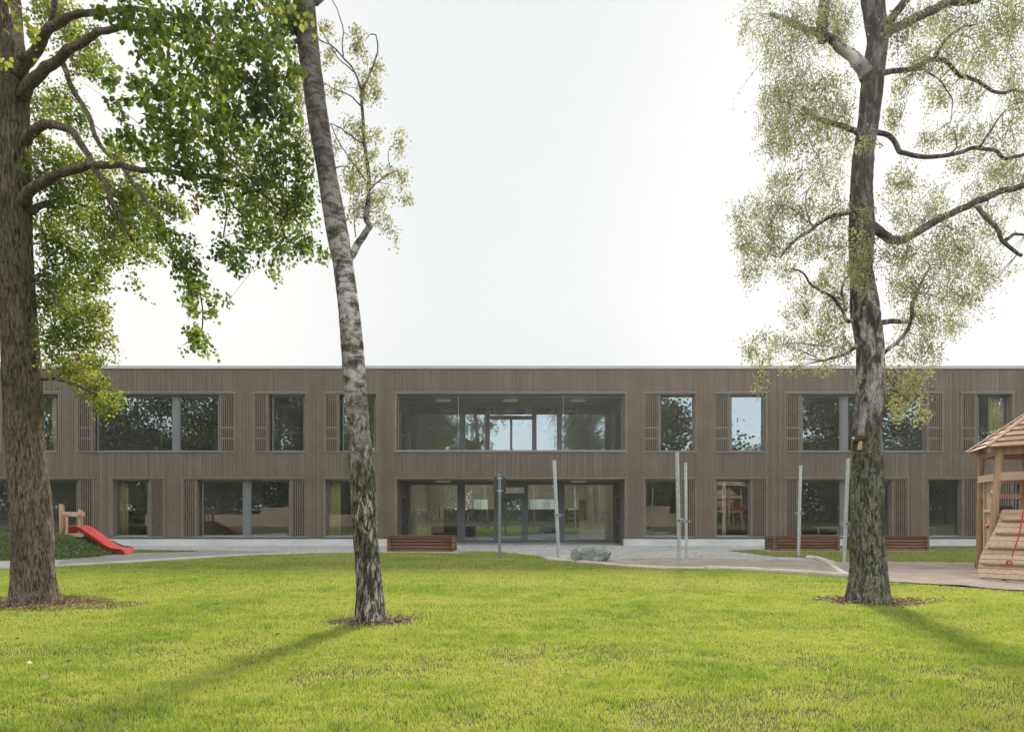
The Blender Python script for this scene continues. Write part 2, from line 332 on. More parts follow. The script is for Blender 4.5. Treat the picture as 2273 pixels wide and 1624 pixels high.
# ------------------------------------------------------------------ ground
def sheet(name, polypx, z, m, kind='structure'):
    mb = MB(); mb.poly([G(*p) for p in polypx], z); o = mb.build(name, m)
    if o.data.polygons[0].normal.z < 0: o.data.flip_normals()
    return tag(o, kind=kind)
mb = MB()
gs = [-1500,-400,-120,-60,60,120,400,1500]
for i in range(7):
    for j in range(7): mb.poly([(gs[i],gs[j]),(gs[i+1],gs[j]),(gs[i+1],gs[j+1]),(gs[i],gs[j+1])], 0)
tag(mb.build('ground', LAWN), 'lawn soil and open ground', 'ground', kind='structure')
LAWN_EDGE = [(-700,1322),(-300,1284),(0,1262),(130,1257),(359,1244.5),(538,1233),(700,1228),(760,1226.5),(850,1225.5),(1020,1227),(1035,1224),(1060,1223),(1120,1226),
             (1196,1234),(1216,1242),(1315,1251),(1433,1260.5),(1507,1263),(1570,1262.5),(1670,1268),(1795,1276),(1882,1284),(1975,1294),(2095,1301),(2273,1315),(2600,1340),(3000,1372)]
# paving from the lawn edge to the building
D = 29.9
edge = [G(*p) for p in LAWN_EDGE]
mb = MB(); top = [(edge[-1][0], D+3.4), (edge[0][0]-6, D+3.4)]
mb.poly(edge + top, 0.004); o = mb.build('paving', PAVE); tag(o, 'grey cobbled paving along the building', 'paving', kind='structure')
if o.data.polygons[0].normal.z < 0: o.data.flip_normals()
o = sheet('gravel', [(140,1244),(180,1235),(215,1228.5),(263,1229),(300,1222),(349,1221.5),(420,1220),(560,1222.5),(640,1224.5),(620,1226),(538,1229),(359,1239),(250,1246),(160,1252),(127,1254)], 0.008, GRAVEL)
tag(o, 'grey gravel bed at the foot of the red slide', 'gravel')
ke = [(-300,1275),(0,1252),(127,1253.5),(250,1246),(359,1239),(538,1229.5),(640,1225.5),(640,1227.8),(538,1233),(359,1244.5),(130,1258.5),(0,1262),(-300,1284)]
tag(sheet('kerb_strip', ke, 0.012, KERBM), 'pale stone edging between lawn and gravel', 'kerb')
sp = [(1300,1250),(1359.5,1246),(1390,1242.5),(1420,1240),(1459,1238.6),(1522,1240),(1591,1242),(1700,1243.5),(1786,1243.4),(1850,1249),(1975,1250),(2161,1251),(2400,1253),(3000,1262),(3000,1372),(2600,1340),(2273,1315),(2095,1301),(1975,1294),(1882,1284),(1795,1276),(1670,1268),(1570,1262.5),(1507,1263),(1433,1260.5),(1340,1253)]
def sand_mesh():
    """sand as a fine height field inside its outline"""
    poly = np.array([G(*p) for p in sp]); x0, y0 = poly.min(0); x1, y1 = poly.max(0); x1 = min(x1, 17)
    st = 0.09; xs = np.arange(x0, x1, st); ys = np.arange(y0, y1, st)
    X, Y = np.meshgrid(xs, ys, indexing='ij'); ins = inpoly(np.stack([X.ravel(), Y.ravel()], 1), poly).reshape(X.shape)
    Z = 0.012 + 0.045*vnoise(X*1.3, Y*1.3, 5) + 0.035*vnoise(X*5, Y*5, 6)*vnoise(X*1.1, Y*1.1, 8)
    cell = ins[:-1,:-1] & ins[1:,:-1] & ins[1:,1:] & ins[:-1,1:]
    idm = np.arange(X.size).reshape(X.shape)
    a, b, c, d = idm[:-1,:-1][cell], idm[1:,:-1][cell], idm[1:,1:][cell], idm[:-1,1:][cell]
    idx = np.stack([a,b,c,d],1).ravel(); V = np.stack([X.ravel(), Y.ravel(), Z.ravel()], 1)
    o = np_mesh('sand_relief', V, len(a), 4, SAND, np.full(len(a), .5), None, idx)
    o.data.polygons.foreach_set('use_smooth', np.ones(len(a), dtype=bool)); return o
def vnoise(x, y, seed):
    """2-D value noise in 0..1"""
    r = np.random.default_rng(seed).random((257, 257))
    xi = np.floor(x).astype(int); yi = np.floor(y).astype(int); fx = x-xi; fy = y-yi
    fx = fx*fx*(3-2*fx); fy = fy*fy*(3-2*fy); g = lambda a, b: r[a % 257, b % 257]
    return (g(xi,yi)*(1-fx)+g(xi+1,yi)*fx)*(1-fy) + (g(xi,yi+1)*(1-fx)+g(xi+1,yi+1)*fx)*fy
def inpoly(pts, poly):
    x, y = pts[:,0], pts[:,1]; ins = np.zeros(len(pts), dtype=bool); n = len(poly); j = n-1
    for i in range(n):
        xi, yi = poly[i]; xj, yj = poly[j]
        c = ((yi > y) != (yj > y)) & (x < (xj-xi)*(y-yi)/(yj-yi+1e-12)+xi); ins ^= c; j = i
    return ins
tag(sheet('sand', sp, 0.008, SAND), 'flat sand of the play area', 'sand')
tag(sand_mesh(), 'raked sand with dark scuffed hollows in the play area', 'sand', kind='structure')
gp = [(1617,1222),(1660,1221),(1720,1219.5),(2062,1219.5),(2170,1217.5),(2420,1216.5),(2900,1216),(2900,1258),(2161,1251.5),(1975,1250.5),(1855,1249.5),(1800,1240),(1775,1236.5),(1722,1235),(1657,1227)]
tag(sheet('grass_verge', gp, 0.016, LAWN), 'small strip of grass in front of the right planters', 'grass')
# ------------------------------------------------------------------ grass blades
def blades(name, pts, hgt, wid, tone, lab):
    n = len(pts); a = RNG.random(n)*2*np.pi; lean = RNG.normal(0, 0.35, (n,2))*hgt[:,None]
    base = np.concatenate([pts, np.zeros((n,1)) if pts.shape[1] == 2 else np.zeros((n,0))], 1)
    sx = np.stack([np.cos(a), np.sin(a), np.zeros(n)], 1)*wid[:,None]/2
    mid = base + np.concatenate([lean*0.35, (hgt*0.55)[:,None]], 1); tip = base + np.concatenate([lean*1.1, hgt[:,None]], 1)
    V = np.stack([base-sx, base+sx, mid+sx*0.8, mid-sx*0.8, tip], 1).reshape(-1,3)
    k = np.arange(n)*5
    tri = np.stack([k,k+1,k+2, k,k+2,k+3, k+3,k+2,k+4], 1).ravel()
    o = np_mesh(name, V, 3*n, 3, GRASSM, np.repeat(tone, 3), None, tri)
    return tag(o, lab, 'grass', kind='stuff')
TREES = [(P(75,1335,11.8), 1.0), (P(825,1378,9.8), 0.55), (P(1928,1334,11.9), 0.75)]
lp = np.array(edge + [(edge[-1][0], 0.5), (edge[0][0], 0.5)])
PTS = []
for y0, y1, den in ((3.6,6.5,7500),(6.5,9,5200),(9,13,3000),(13,18,1500),(18,26,800)):
    W = 0.80*y1+1.0; n = int(den*(y1-y0)*2*W)
    p = np.stack([(RNG.random(n)*2-1)*W, y0+RNG.random(n)*(y1-y0)], 1)
    PTS.append(p[np.abs(p[:,0]) < 0.80*p[:,1]+1.0])
pts = np.concatenate(PTS); pts = pts[inpoly(pts + RNG.normal(0, .05, pts.shape)*np.array([1,.8]), lp)]
bare = 0.40*vnoise(pts[:,0]*0.6+40, pts[:,1]*0.9+40, 11) + 0.32*vnoise(pts[:,0]*2.2+9, pts[:,1]*3.4+9, 12) + 0.28*vnoise(pts[:,0]*7+9, pts[:,1]*11+9, 14)
near = np.clip((13-pts[:,1])/6, 0, 1)
keep = RNG.random(len(pts)) < np.clip(1.0 - near*np.clip((bare-0.565)/0.10, 0, 0.66), 0, 1)
for (tp, rr) in TREES:
    if rr == 1.0: keep &= RNG.random(len(pts)) < np.clip((np.hypot((pts[:,0]-tp.x-.55)/1.7, (pts[:,1]-tp.y+.55)/.75) + .5*(vnoise(pts[:,0]*3, pts[:,1]*4, 22)-.5)-.75)/.4, .22, 1)
    d = np.hypot((pts[:,0]-tp.x)/1.25, pts[:,1]-tp.y) + 0.25*(vnoise(pts[:,0]*4, pts[:,1]*4, 21)-.5)
    keep &= RNG.random(len(pts)) < np.clip((d-rr*0.75)/0.35, 0.03, 1)
pts = pts[keep]
bare2 = 0.40*vnoise(pts[:,0]*0.6+40, pts[:,1]*0.9+40, 11) + 0.32*vnoise(pts[:,0]*2.2+9, pts[:,1]*3.4+9, 12) + 0.28*vnoise(pts[:,0]*7+9, pts[:,1]*11+9, 14)
tuft = 0.5*vnoise(pts[:,0]*2.4+70, pts[:,1]*3.4+70, 13)+0.5*vnoise(pts[:,0]*8+70, pts[:,1]*11+70, 16); tuft2 = vnoise(pts[:,0]*0.6+70, pts[:,1]*0.6+70, 15)
n = len(pts); dist = pts[:,1]
hg = (0.016+0.052*tuft**1.5*RNG.random(n)+0.018*RNG.random(n))*(0.8+0.5*tuft2); wd = 0.0028+0.00042*dist
tn = np.clip(0.60 - 0.75*(tuft-0.5) - 0.42*(tuft2-.5) + RNG.normal(0, 0.22, n), 0, 0.93); dry = RNG.random(n) < 0.05*(0.4+1.6*bare2); tn[dry] = 1.0
blades('lawn_grass', pts, hg, wd, tn, 'short yellow green lawn grass with bare patches')
vp = np.array([G(*p) for p in gp]); n0 = 60000
p = np.stack([7+RNG.random(n0)*14, 19+RNG.random(n0)*10], 1); p = p[inpoly(p, vp)]; n = len(p)
blades('verge_grass', p, 0.03+0.03*RNG.random(n), np.full(n, .011), np.clip(0.45+RNG.normal(0,.2,n),0,1), 'mown grass strip in front of the planters')
def litter(name, centres, lab):
    V = []; T = []
    for (cx, cy, rx, ry, n, s0) in centres:
        a = RNG.random(n)*2*np.pi; r = np.sqrt(RNG.random(n))
        x = cx+np.cos(a)*r*rx; y = cy+np.sin(a)*r*ry
        for i in range(n):
            s = s0*(0.5+RNG.random()); th = RNG.random()*6.28; ux, uy = math.cos(th)*s, math.sin(th)*s; t1, t2 = RNG.normal(0, .35, 2)*s
            z = 0.012+0.02*RNG.random()
            V += [(x[i]-ux, y[i]-uy, z), (x[i]-uy*.5, y[i]+ux*.5, z+t1+.01), (x[i]+ux, y[i]+uy, z+.01), (x[i]+uy*.5, y[i]-ux*.5, z+t2+.01)]; T.append(RNG.random())
    V = np.array(V); nf = len(T)
    return tag(np_mesh(name, V, nf, 4, LITTER, np.array(T), None, np.arange(nf*4)), lab, 'leaf litter', kind='stuff')
cs = []
for t, r in TREES:
    for k in range(5): cs.append((t.x+random.gauss(.25,.55)*r, t.y+random.gauss(-.1,.4)*r, r*random.uniform(.5,1.0), r*random.uniform(.3,.6), int(230*r), 0.022))
cs += [(TREES[0][0].x+.75, TREES[0][0].y-.55, 1.25, .55, 700, .02), (TREES[0][0].x-.1, TREES[0][0].y-.75, .9, .4, 500, .02), (TREES[2][0].x+1.0, TREES[2][0].y+.05, 1.0, .25, 160, .02)]
litter('leaf_litter', cs, 'brown fallen leaves and twigs around the tree feet')
litter('scattered_leaves', [(-2.5, 8.5, 5.5, 3.5, 90, 0.03), (2, 9, 6, 4, 34, 0.028)], 'single brown and orange leaves lying on the lawn')
for (t, r), nm in zip(TREES, range(3)):
    mb = MB(); pl = []
    for k in range(40):
        a = 2*math.pi*k/40; q = r*0.72*(1+0.45*mnoise.noise(Vector((math.cos(a)*1.6+nm*5, math.sin(a)*1.6, 0))))
        pl.append((t.x+1.2*q*math.cos(a), t.y+q*math.sin(a)*0.95))
    mb.poly(pl, 0.006); tag(mb.build('soil_patch', SOIL), 'bare soil round a tree foot', 'soil', kind='structure')
# ------------------------------------------------------------------ school building
KX = D / FPX
def X(px, Y=D): return (px - CX) * Y / FPX
def Z(py, Y=D): return EYE + (HY - py) * Y / FPX
bld = empty('school_building', (0, D, 0), 'long two-storey school building clad in brown vertical timber', 'building')
UP = (869, 875, 1000, 1005.5); LOW = (1058, 1064, 1189, 1194.5)
SH = 'shutter'
# outer left, outer right, panes / mullions / shutters in photo columns
WINS = [
 (UP, -230, -60, [('s',-226,-190,1),('g',-186,-66)]),
 (UP, 2, 132.6, [('s',6,46,1),('g',49,127)]),
 (UP, 170.4, 524, [('s',174,205,1),('g',217,386),('m',386,398.5),('g',398.5,487),('s',487,520,-1)]),
 (UP, 561.9, 681.8, [('s',565.7,595,1),('g',605,677.4)]),
 (UP, 719.5, 838.8, [('s',723,752,1),('g',761,834)]),
 (UP, 1427.5, 1546.5, [('s',1431,1464,1),('g',1464,1541)]),
 (UP, 1585, 1703, [('s',1588,1621,1),('g',1621,1697.5)]),
 (UP, 1741.5, 2094, [('s',1745,1778,1),('g',1778,1866),('m',1866,1879),('g',1879,2049.5),('s',2058,2090.5,-1)]),
 (UP, 2132.5, 2250, [('s',2136,2168.5,1),('g',2168.5,2243)]),
 (UP, 2300, 2420, [('s',2304,2336,1),('g',2336,2414)]),
 (LOW, -120, 210, [('g',-110,72),('m',72,86),('g',86,173),('s',173,206,-1)]),
 (LOW, 247, 366, [('g',258,331),('s',331,363,-1)]),
 (LOW, 404.4, 681.8, [('s',408,437,1),('g',449.5,542),('m',542,555.5),('g',555.5,644),('s',644,678,-1)]),
 (LOW, 718.6, 838.8, [('g',727,801),('s',801,835,-1)]),
 (LOW, 1427.5, 1546.5, [('g',1431,1507),('s',1510,1543,-1)]),
 (LOW, 1585, 1703, [('g',1588,1663),('s',1667,1699,-1)]),
 (LOW, 1741.5, 2016, [('s',1745,1773,1),('g',1775,1866),('m',1866,1878),('g',1878,1974),('s',1981,2012.5,-1)]),
 (LOW, 2054, 2172, [('g',2058,2128),('s',2136,2168.5,-1)]),
 (LOW, 2210, 2340, [('s',2214,2250,1),('g',2252,2335)]),
]
LOGX = (875.5, 1391)
z_par0, z_cap0, z_cap1 = Z(819.5), Z(818.5), Z(812)
z_pl = Z(1195.5)
openings = [(X(a), X(b), Z(r[3]), Z(r[0])) for r, a, b, _ in WINS]
openings += [(X(LOGX[0]), X(LOGX[1]), Z(1006), Z(869)), (X(LOGX[0]), X(LOGX[1]), -0.2, Z(1058))]
XL, XR = -31.0, 31.0
def cladding():
    mb = MB(); xs = sorted(set([XL, XR] + [o[0] for o in openings] + [o[1] for o in openings])); cuts = [XL]
    for a in xs[1:]:
        x = cuts[-1]
        while a - x > 0.16:
            x += random.choice((0.05, 0.062, 0.075, 0.075, 0.088, 0.11)); cuts.append(x)
        if a - cuts[-1] < 0.03 and len(cuts) > 1: cuts[-1] = a
        else: cuts.append(a)
    g = 0.0055
    for a, b in zip(cuts[:-1], cuts[1:]):
        segs = [(z_pl, z_par0)]
        for (ox0, ox1, oz0, oz1) in openings:
            if ox0 < (a+b)/2 < ox1:
                ns = []
                for (s0, s1) in segs:
                    if oz1 <= s0 or oz0 >= s1: ns.append((s0, s1)); continue
                    if oz0 > s0: ns.append((s0, oz0))
                    if oz1 < s1: ns.append((oz1, s1))
                segs = ns
        dy = random.choice((0, 0, 0.004, 0.008))
        for (s0, s1) in segs:
            if s1 - s0 > 0.02: mb.box(a+g, b-g, D+dy, D+0.025, s0, s1, min(1, max(0, random.gauss(0.45, 0.22))))
    return mb.build('wall_cladding', CLAD, bld)
cladding()
def wallbox(name, m, y0, y1, z0, z1, ops, xl=XL, xr=XR):
    """a slab of wall with rectangular openings, butted boxes"""
    mb = MB(); zs = sorted(set([z0, z1] + [min(max(v, z0), z1) for o in ops for v in o[2:]]))
    for a, b in zip(zs[:-1], zs[1:]):
        cur = xl
        for o in sorted(o for o in ops if o[2] < (a+b)/2 < o[3]):
            if o[0] > cur: mb.box(cur, o[0], y0, y1, a, b)
            cur = max(cur, o[1])
        if cur < xr: mb.box(cur, xr, y0, y1, a, b)
    return mb.build(name, m, bld)
wallbox('wall_backing', DARKGAP, D+0.03, D+0.34, z_pl, z_par0, openings)
# plinth with formwork holes
mb = MB(); lx0, lx1 = X(LOGX[0]), X(LOGX[1])
pl0, pr0 = X(880), X(1385)
mb.box(XL, pl0, D-0.01, D+0.33, -0.1, z_pl-0.004); mb.box(pr0, XR, D-0.01, D+0.33, -0.1, z_pl-0.004)
for x0, x1 in ((-24, pl0-0.3), (pr0+0.35, 24)):
    x = x0
    while x < x1:
        mb.tube([(x, D-0.013, z_pl-0.13), (x, D, z_pl-0.13)], 0.018, 8, mi=1); x += 2.05 if int(x*3) % 2 else 1.25
mb.build('plinth', [CONC, STEELD], bld)
mb = MB(); mb.box(XL, XR, D-0.05, D+0.42, z_cap0, z_cap1); mb.build('roof_edge', CAPM, bld)
mb = MB(); mb.box(XL, XR, D+0.43, D+13, z_cap0-0.35, z_cap0-0.1); mb.build('roof', CAPM, bld)
RY = 0.26                                              # depth of the glass behind the cladding face
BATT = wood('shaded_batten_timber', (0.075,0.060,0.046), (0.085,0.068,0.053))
def window(row, a, b, items):
    z1d, z1, z0, z0o = Z(row[0]), Z(row[1]), Z(row[2]), Z(row[3])
    xa, xb = X(a), X(b); t = 0.072
    f = MB()                                            # timber lining of the opening
    f.box(xa, xa+t, D-0.018, D+RY+.03, z0o, z1d-.05, .5); f.box(xb-t, xb, D-0.018, D+RY+.03, z0o, z1d-.05, .5)
    f.box(xa+t, xb-t, D-0.018, D+RY+.03, z1, z1d-.05, .5); f.box(xa+t, xb-t, D-0.018, D+RY+.03, z0o, z0-.055, .5)
    win = f.build('window', TRIM, bld)
    m = MB(); m.box(xa-.02, xb+.02, D-0.06, D+0.02, z1d-.05, z1d-.015); m.build('drip_cap', SILLM, win)
    m = MB(); m.obox((xa+t, D-0.05, z0-.055), (xb-xa-2*t,0,0), (0,RY+.02,.03), (0,0,.028)); m.build('sill', SILLM, win)
    fr = MB(); fw = 0.055
    # blind panel behind shutters, metal frame round panes
    for it in items:
        yg = D+RY
        if it[0] == 'g':
            x0, x1 = X(it[1], yg), X(it[2], yg); e0, e1 = z0-.02, z1
            x0 = max(x0, xa+t); x1 = min(x1, xb-t)
            fr.box(x0, x0+fw, yg-.03, yg+.04, e0, e1); fr.box(x1-fw, x1, yg-.03, yg+.04, e0, e1)
            fr.box(x0+fw, x1-fw, yg-.03, yg+.04, e1-fw*1.5, e1); fr.box(x0+fw, x1-fw, yg-.03, yg+.04, e0, e0+fw)
            pn = MB(); pn.box(x0+fw, x1-fw, yg, yg+.012, e0+fw, e1-fw*1.5); pn.build('pane', GLASS, win)
        elif it[0] == 'm':
            x0, x1 = X(it[1], yg), X(it[2], yg); fr.box(x0+.002, x1-.002, yg-.05, yg+.05, z0-.02, z1)
    fr.build('frame', METAL, win)
    for it in items:
        if it[0] != 's': continue
        x0, x1 = X(it[1]), X(it[2]); x0, x1 = max(x0, xa+t+.004), min(x1, xb-t-.004); side = it[3]
        s = MB(); st = 0.075
        if side == 1: sl0, sl1, stx = x0, x1-st, (x1-st, x1)
        else: sl0, sl1, stx = x0+st, x1, (x0, x0+st)
        y0, y1 = D+.004, D+.05; zb, zt = z0-.015, z1-.006
        s.box(stx[0], stx[1], y0, y1, zb, zt, .55)
        n = 6; pit = (sl1-sl0)/n
        for i in range(n): s.box(sl0+pit*(i+.30), sl0+pit*(i+.74), y0, y0+.022, zb, zt, random.uniform(.25,.8))
        z = zb
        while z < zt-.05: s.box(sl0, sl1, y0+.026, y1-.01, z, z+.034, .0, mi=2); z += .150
        if row is UP:
            for q in (.22, .41): s.box(sl0, sl1, y0+.008, y0+.0235, zb+(zt-zb)*q, zb+(zt-zb)*q+.022, mi=1)
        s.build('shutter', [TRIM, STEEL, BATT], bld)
        # side board closing the shutter pocket, dark panel behind
        e = x1 if side == 1 else x0
        pk = MB(); pk.box(min(e, e-side*.03), max(e, e-side*.03), y1+.002, D+RY+.02, zb, zt, .5)
        pk.box(x0 if side == 1 else x0+.032, x1-.032 if side == 1 else x1, D+RY-.02, D+RY+.02, zb, zt, mi=1)
        pk.build('shutter_pocket', [TRIM, DARKGAP], win)
for wdef in WINS: window(*wdef)
# ---- loggias
LD = 3.17; YB = D + LD
lx0i, lx1i = X(880.7), X(1387)
zt_u, zb_u = Z(875), Z(1000)
zfl_u = zb_u - 0.25
def lbox(name, m, boxes, parent=bld):
    mb = MB()
    for b in boxes: mb.box(*b)
    return mb.build(name, m, parent)
ztl = Z(1064)
lbox('balcony_lining', TRIM, [(lx0-.0, lx0i, D-.018, D+.25, Z(1005.5), Z(869)-.05, .5), (lx1i, lx1, D-.018, D+.25, Z(1005.5), Z(869)-.05, .5),
     (lx0i, lx1i, D-.018, D+.25, zt_u, Z(869)-.05, .5), (lx0i, lx1i, D-.018, D+.10, Z(1005.5), zb_u-.045, .5)])
lbox('balcony_drip_cap', SILLM, [(lx0-.02, lx1+.02, D-.06, D+.02, Z(869)-.05, Z(869)-.015)])
lbox('balcony_coping', SILLM, [(lx0i-.06, lx1i+.06, D-.05, D+.22, zb_u-.045, zb_u+.03)])
lbox('porch_lining', TRIM, [(lx0, lx0i, D-.018, D+.25, z_pl, Z(1058)-.05, .5), (lx1i, lx1, D-.018, D+.25, z_pl, Z(1058)-.05, .5), (lx0i, lx1i, D-.018, D+.25, ztl, Z(1058)-.05, .5)])
lbox('porch_drip_cap', SILLM, [(lx0-.02, lx1+.02, D-.06, D+.02, Z(1058)-.05, Z(1058)-.015)])
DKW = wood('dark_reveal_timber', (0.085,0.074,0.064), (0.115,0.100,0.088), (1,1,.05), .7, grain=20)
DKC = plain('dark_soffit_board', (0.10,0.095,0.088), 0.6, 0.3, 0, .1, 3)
# side walls, soffits, floors
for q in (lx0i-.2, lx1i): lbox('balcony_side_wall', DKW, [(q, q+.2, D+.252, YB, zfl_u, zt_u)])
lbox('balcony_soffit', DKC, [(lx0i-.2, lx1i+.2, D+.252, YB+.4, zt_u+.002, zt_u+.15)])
lbox('balcony_floor', CONC, [(lx0i-.2, lx1i+.2, D+.10, YB+.3, zfl_u-.3, zfl_u)])
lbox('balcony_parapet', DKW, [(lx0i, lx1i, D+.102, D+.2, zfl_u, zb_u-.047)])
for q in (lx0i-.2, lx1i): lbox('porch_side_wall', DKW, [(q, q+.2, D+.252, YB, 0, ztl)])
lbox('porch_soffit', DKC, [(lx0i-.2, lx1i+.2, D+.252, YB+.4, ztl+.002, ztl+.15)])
for nm, zb, zt in (('balcony_side_door', zfl_u+.02, zfl_u+2.1), ('porch_side_door', 0.02, 2.2)):
    for sx, xx in ((1, lx0i), (-1, lx1i)):
        d = MB(); a, b = sorted((xx+sx*.003, xx+sx*.05)); d.box(a, b, D+.8, D+2.0, zb, zt, mi=0)
        a, b = sorted((xx+sx*.052, xx+sx*.075)); d.box(a, b, D+.86, D+1.94, zb+.06, zt-.06, mi=1)
        dd = d.build(nm, [DKC, INTD], bld)
        h = MB(); a = xx+sx*.11; h.tube([(xx+sx*.07, D+.95, zb+1.02), (a, D+.95, zb+1.02), (a, D+1.10, zb+1.02)], .012, 8); h.build('handle', STEEL, dd)
def LX(z): return X(z/3.393+837.4, YB)
def LZ(z): return Z(z/3.393+777.6, YB)
def glazed(name, panes, zbot, ztop, m, x0, x1, extra=()):
    """frame with given pane rectangles (x0,x1,z0,z1); one part per pane"""
    mb = MB(); npan = len(panes); ops = list(panes) + list(extra)
    zs = sorted(set([zbot, ztop] + [v for o in ops for v in o[2:]]))
    for a, b in zip(zs[:-1], zs[1:]):
        cur = x0
        for o in sorted(o for o in ops if o[2] < (a+b)/2 < o[3]):
            if o[0] > cur: mb.box(cur, o[0], YB-.04, YB+.06, a, b)
            cur = o[1]
        if cur < x1: mb.box(cur, x1, YB-.04, YB+.06, a, b)
    fr = mb.build(name, METAL, bld)
    for o in panes:
        p = MB(); p.box(o[0], o[1], YB+.01, YB+.022, o[2], o[3]); p.build('pane', m, fr)
    return fr
zu1 = LZ(418); zg1 = LZ(430)
pan = [(LX(250),LX(622)), (LX(662),LX(812)), (LX(1200),LX(1353)), (LX(1390),LX(1765))]
pu = [(a, b, zfl_u+.08, zg1) for a, b in pan] + [(LX(848),LX(1000),zfl_u+.1,LZ(520)), (LX(1017),LX(1165),zfl_u+.1,LZ(520)), (LX(848),LX(1165),LZ(492),zg1)]
glazed('balcony_glazing', pu, zfl_u, zt_u, GLASSE, lx0i, lx1i)
zlt = LZ(1012)
pl_ = [(LX(250),LX(603),.14,zlt), (LX(662),LX(880),.14,zlt), (LX(1135),LX(1350),.14,zlt), (LX(1410),LX(1775),.14,zlt), (LX(928),LX(1108),LZ(1075),LZ(1030))]
doorx = (LX(910), LX(1110), .02, LZ(1098))
glazed('porch_glazing', pl_ + [], 0.0, ztl, GLASSE, lx0i, lx1i)
d = MB(); a, b, c, e = doorx; fw = .14
d.box(a, a+fw, YB-.075, YB-.045, c, e); d.box(b-fw, b, YB-.075, YB-.045, c, e); d.box(a+fw, b-fw, YB-.075, YB-.045, c, c+.16); d.box(a+fw, b-fw, YB-.075, YB-.045, e-.14, e)
door = d.build('entrance_door', METAL, bld)
p = MB(); p.box(a+fw, b-fw, YB-.068, YB-.056, c+.16, e-.14); p.build('pane', GLASSE, door)
h = MB()
for zz in (LZ(1238), LZ(1330)): h.tube([(b-.07, YB-.076, zz), (b-.07, YB-.13, zz), (b-.19, YB-.13, zz)], .011, 8)
h.box(b-.085, b-.055, YB-.085, YB-.0755, LZ(1290), LZ(1250)); h.build('handle', STEELD, door)
# soffit lamps
for nm, px, py, zc in (('soffit_lamp', 497, 383, zt_u), ('soffit_lamp', 1005, 383, zt_u), ('soffit_lamp', 1510, 383, zt_u), ('soffit_lamp', 497, 990, ztl), ('soffit_lamp', 1520, 990, ztl)):
    x = X(px/3.393+837.4, D+1.55); m = MB(); m.tube([(x, D+1.5, zc), (x, D+1.5, zc-.05)], .36, 32); m.build(nm, LAMP, bld)
NETM = plain('dull_net_wire', (0.20,0.20,0.19), 0.6, 0.2)
# balcony safety net
mb = MB(); a = R(60); Hn = zt_u-zb_u-.06; zb = zb_u+.03; dx = Hn/math.tan(a); step = .066; r_ = .0022; yn = D+.12
x = lx0i - dx
def wire(x0, z0, x1, z1, y):
    if x0 < lx0i: f = (lx0i-x0)/(x1-x0); z0 += (z1-z0)*f; x0 = lx0i
    if x1 > lx1i: f = (lx1i-x0)/(x1-x0); z1 = z0+(z1-z0)*f; x1 = lx1i
    if x1-x0 > .01: mb.tube([(x0,y,z0),(x1,y,z1)], r_, 4, False)
while x < lx1i:
    wire(x, zb, x+dx, zb+Hn, yn); wire(x, zb+Hn, x+dx, zb, yn+.004); x += step
net = mb.build('safety_net', NETM, bld)
mb = MB()
for px in (160, 612, 1400, 1848):
    xx = X(px/3.393+837.4, yn); mb.tube([(xx, yn-.01, zb_u+.03), (xx, yn-.01, zt_u)], .007, 6)
mb.tube([(lx0i, yn-.01, zt_u-.1), (lx1i, yn-.01, zt_u-.1)], .006, 6); mb.build('edge_cable', STEEL, net)
# ---- rooms behind the glass
zsl = 3.45
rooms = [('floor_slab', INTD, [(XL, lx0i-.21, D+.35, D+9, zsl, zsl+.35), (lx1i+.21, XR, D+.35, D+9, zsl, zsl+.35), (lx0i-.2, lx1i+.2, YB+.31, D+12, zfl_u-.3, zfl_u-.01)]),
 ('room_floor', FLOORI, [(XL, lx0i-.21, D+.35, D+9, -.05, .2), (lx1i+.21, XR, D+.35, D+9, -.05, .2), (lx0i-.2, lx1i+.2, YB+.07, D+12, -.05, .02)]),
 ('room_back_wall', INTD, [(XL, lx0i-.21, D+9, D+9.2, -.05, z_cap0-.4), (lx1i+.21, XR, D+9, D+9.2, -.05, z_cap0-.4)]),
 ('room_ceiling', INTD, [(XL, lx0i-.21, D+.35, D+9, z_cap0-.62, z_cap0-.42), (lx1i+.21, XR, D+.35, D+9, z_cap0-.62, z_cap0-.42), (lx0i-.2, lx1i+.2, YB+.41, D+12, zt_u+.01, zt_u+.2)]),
 ('partition_wall', INT, [(v-.08, v+.08, D+.36, D+9, .2, zsl) for v in (-21,-14.3,-9.5, 9.4, 11.9, 17.7, 20.8)] + [(v-.08, v+.08, D+.36, D+9, zsl+.35, z_cap0-.62) for v in (-20,-12,-8.9, 8.6, 11.7, 19.4, 22.4)]),
 ('hall_side_wall', INT, [(lx0i-.2, lx0i-.02, YB+.07, D+12, .02, zfl_u-.3), (lx1i+.02, lx1i+.2, YB+.07, D+12, .02, zfl_u-.3), (lx0i-.2, lx0i-.02, YB+.07, D+12, zfl_u, zt_u), (lx1i+.02, lx1i+.2, YB+.07, D+12, zfl_u, zt_u)])]
for nm, m, bs in rooms:
    for b_ in bs: lbox(nm, m, [b_])
yw = D+11.0
def hx(z): return X(z/3.393+837.4, yw)
def hz(z): return Z(z/3.393+777.6, yw)
hops = [(hx(730),hx(832),hz(1200),hz(1120)), (hx(930),hx(1085),hz(1200),hz(1120)), (hx(1150),hx(1340),hz(1200),hz(1120)),
        ]
for i in range(3):
    for j in range(5): hops += [(hx(676+i*11),hx(682+i*11),hz(1200-j*16),hz(1190-j*16)), (hx(1486+i*11),hx(1492+i*11),hz(1200-j*16),hz(1190-j*16))]
wallbox('hall_back_wall', INT, yw, yw+.2, .02, zt_u, hops, lx0i-.02, lx1i+.02)
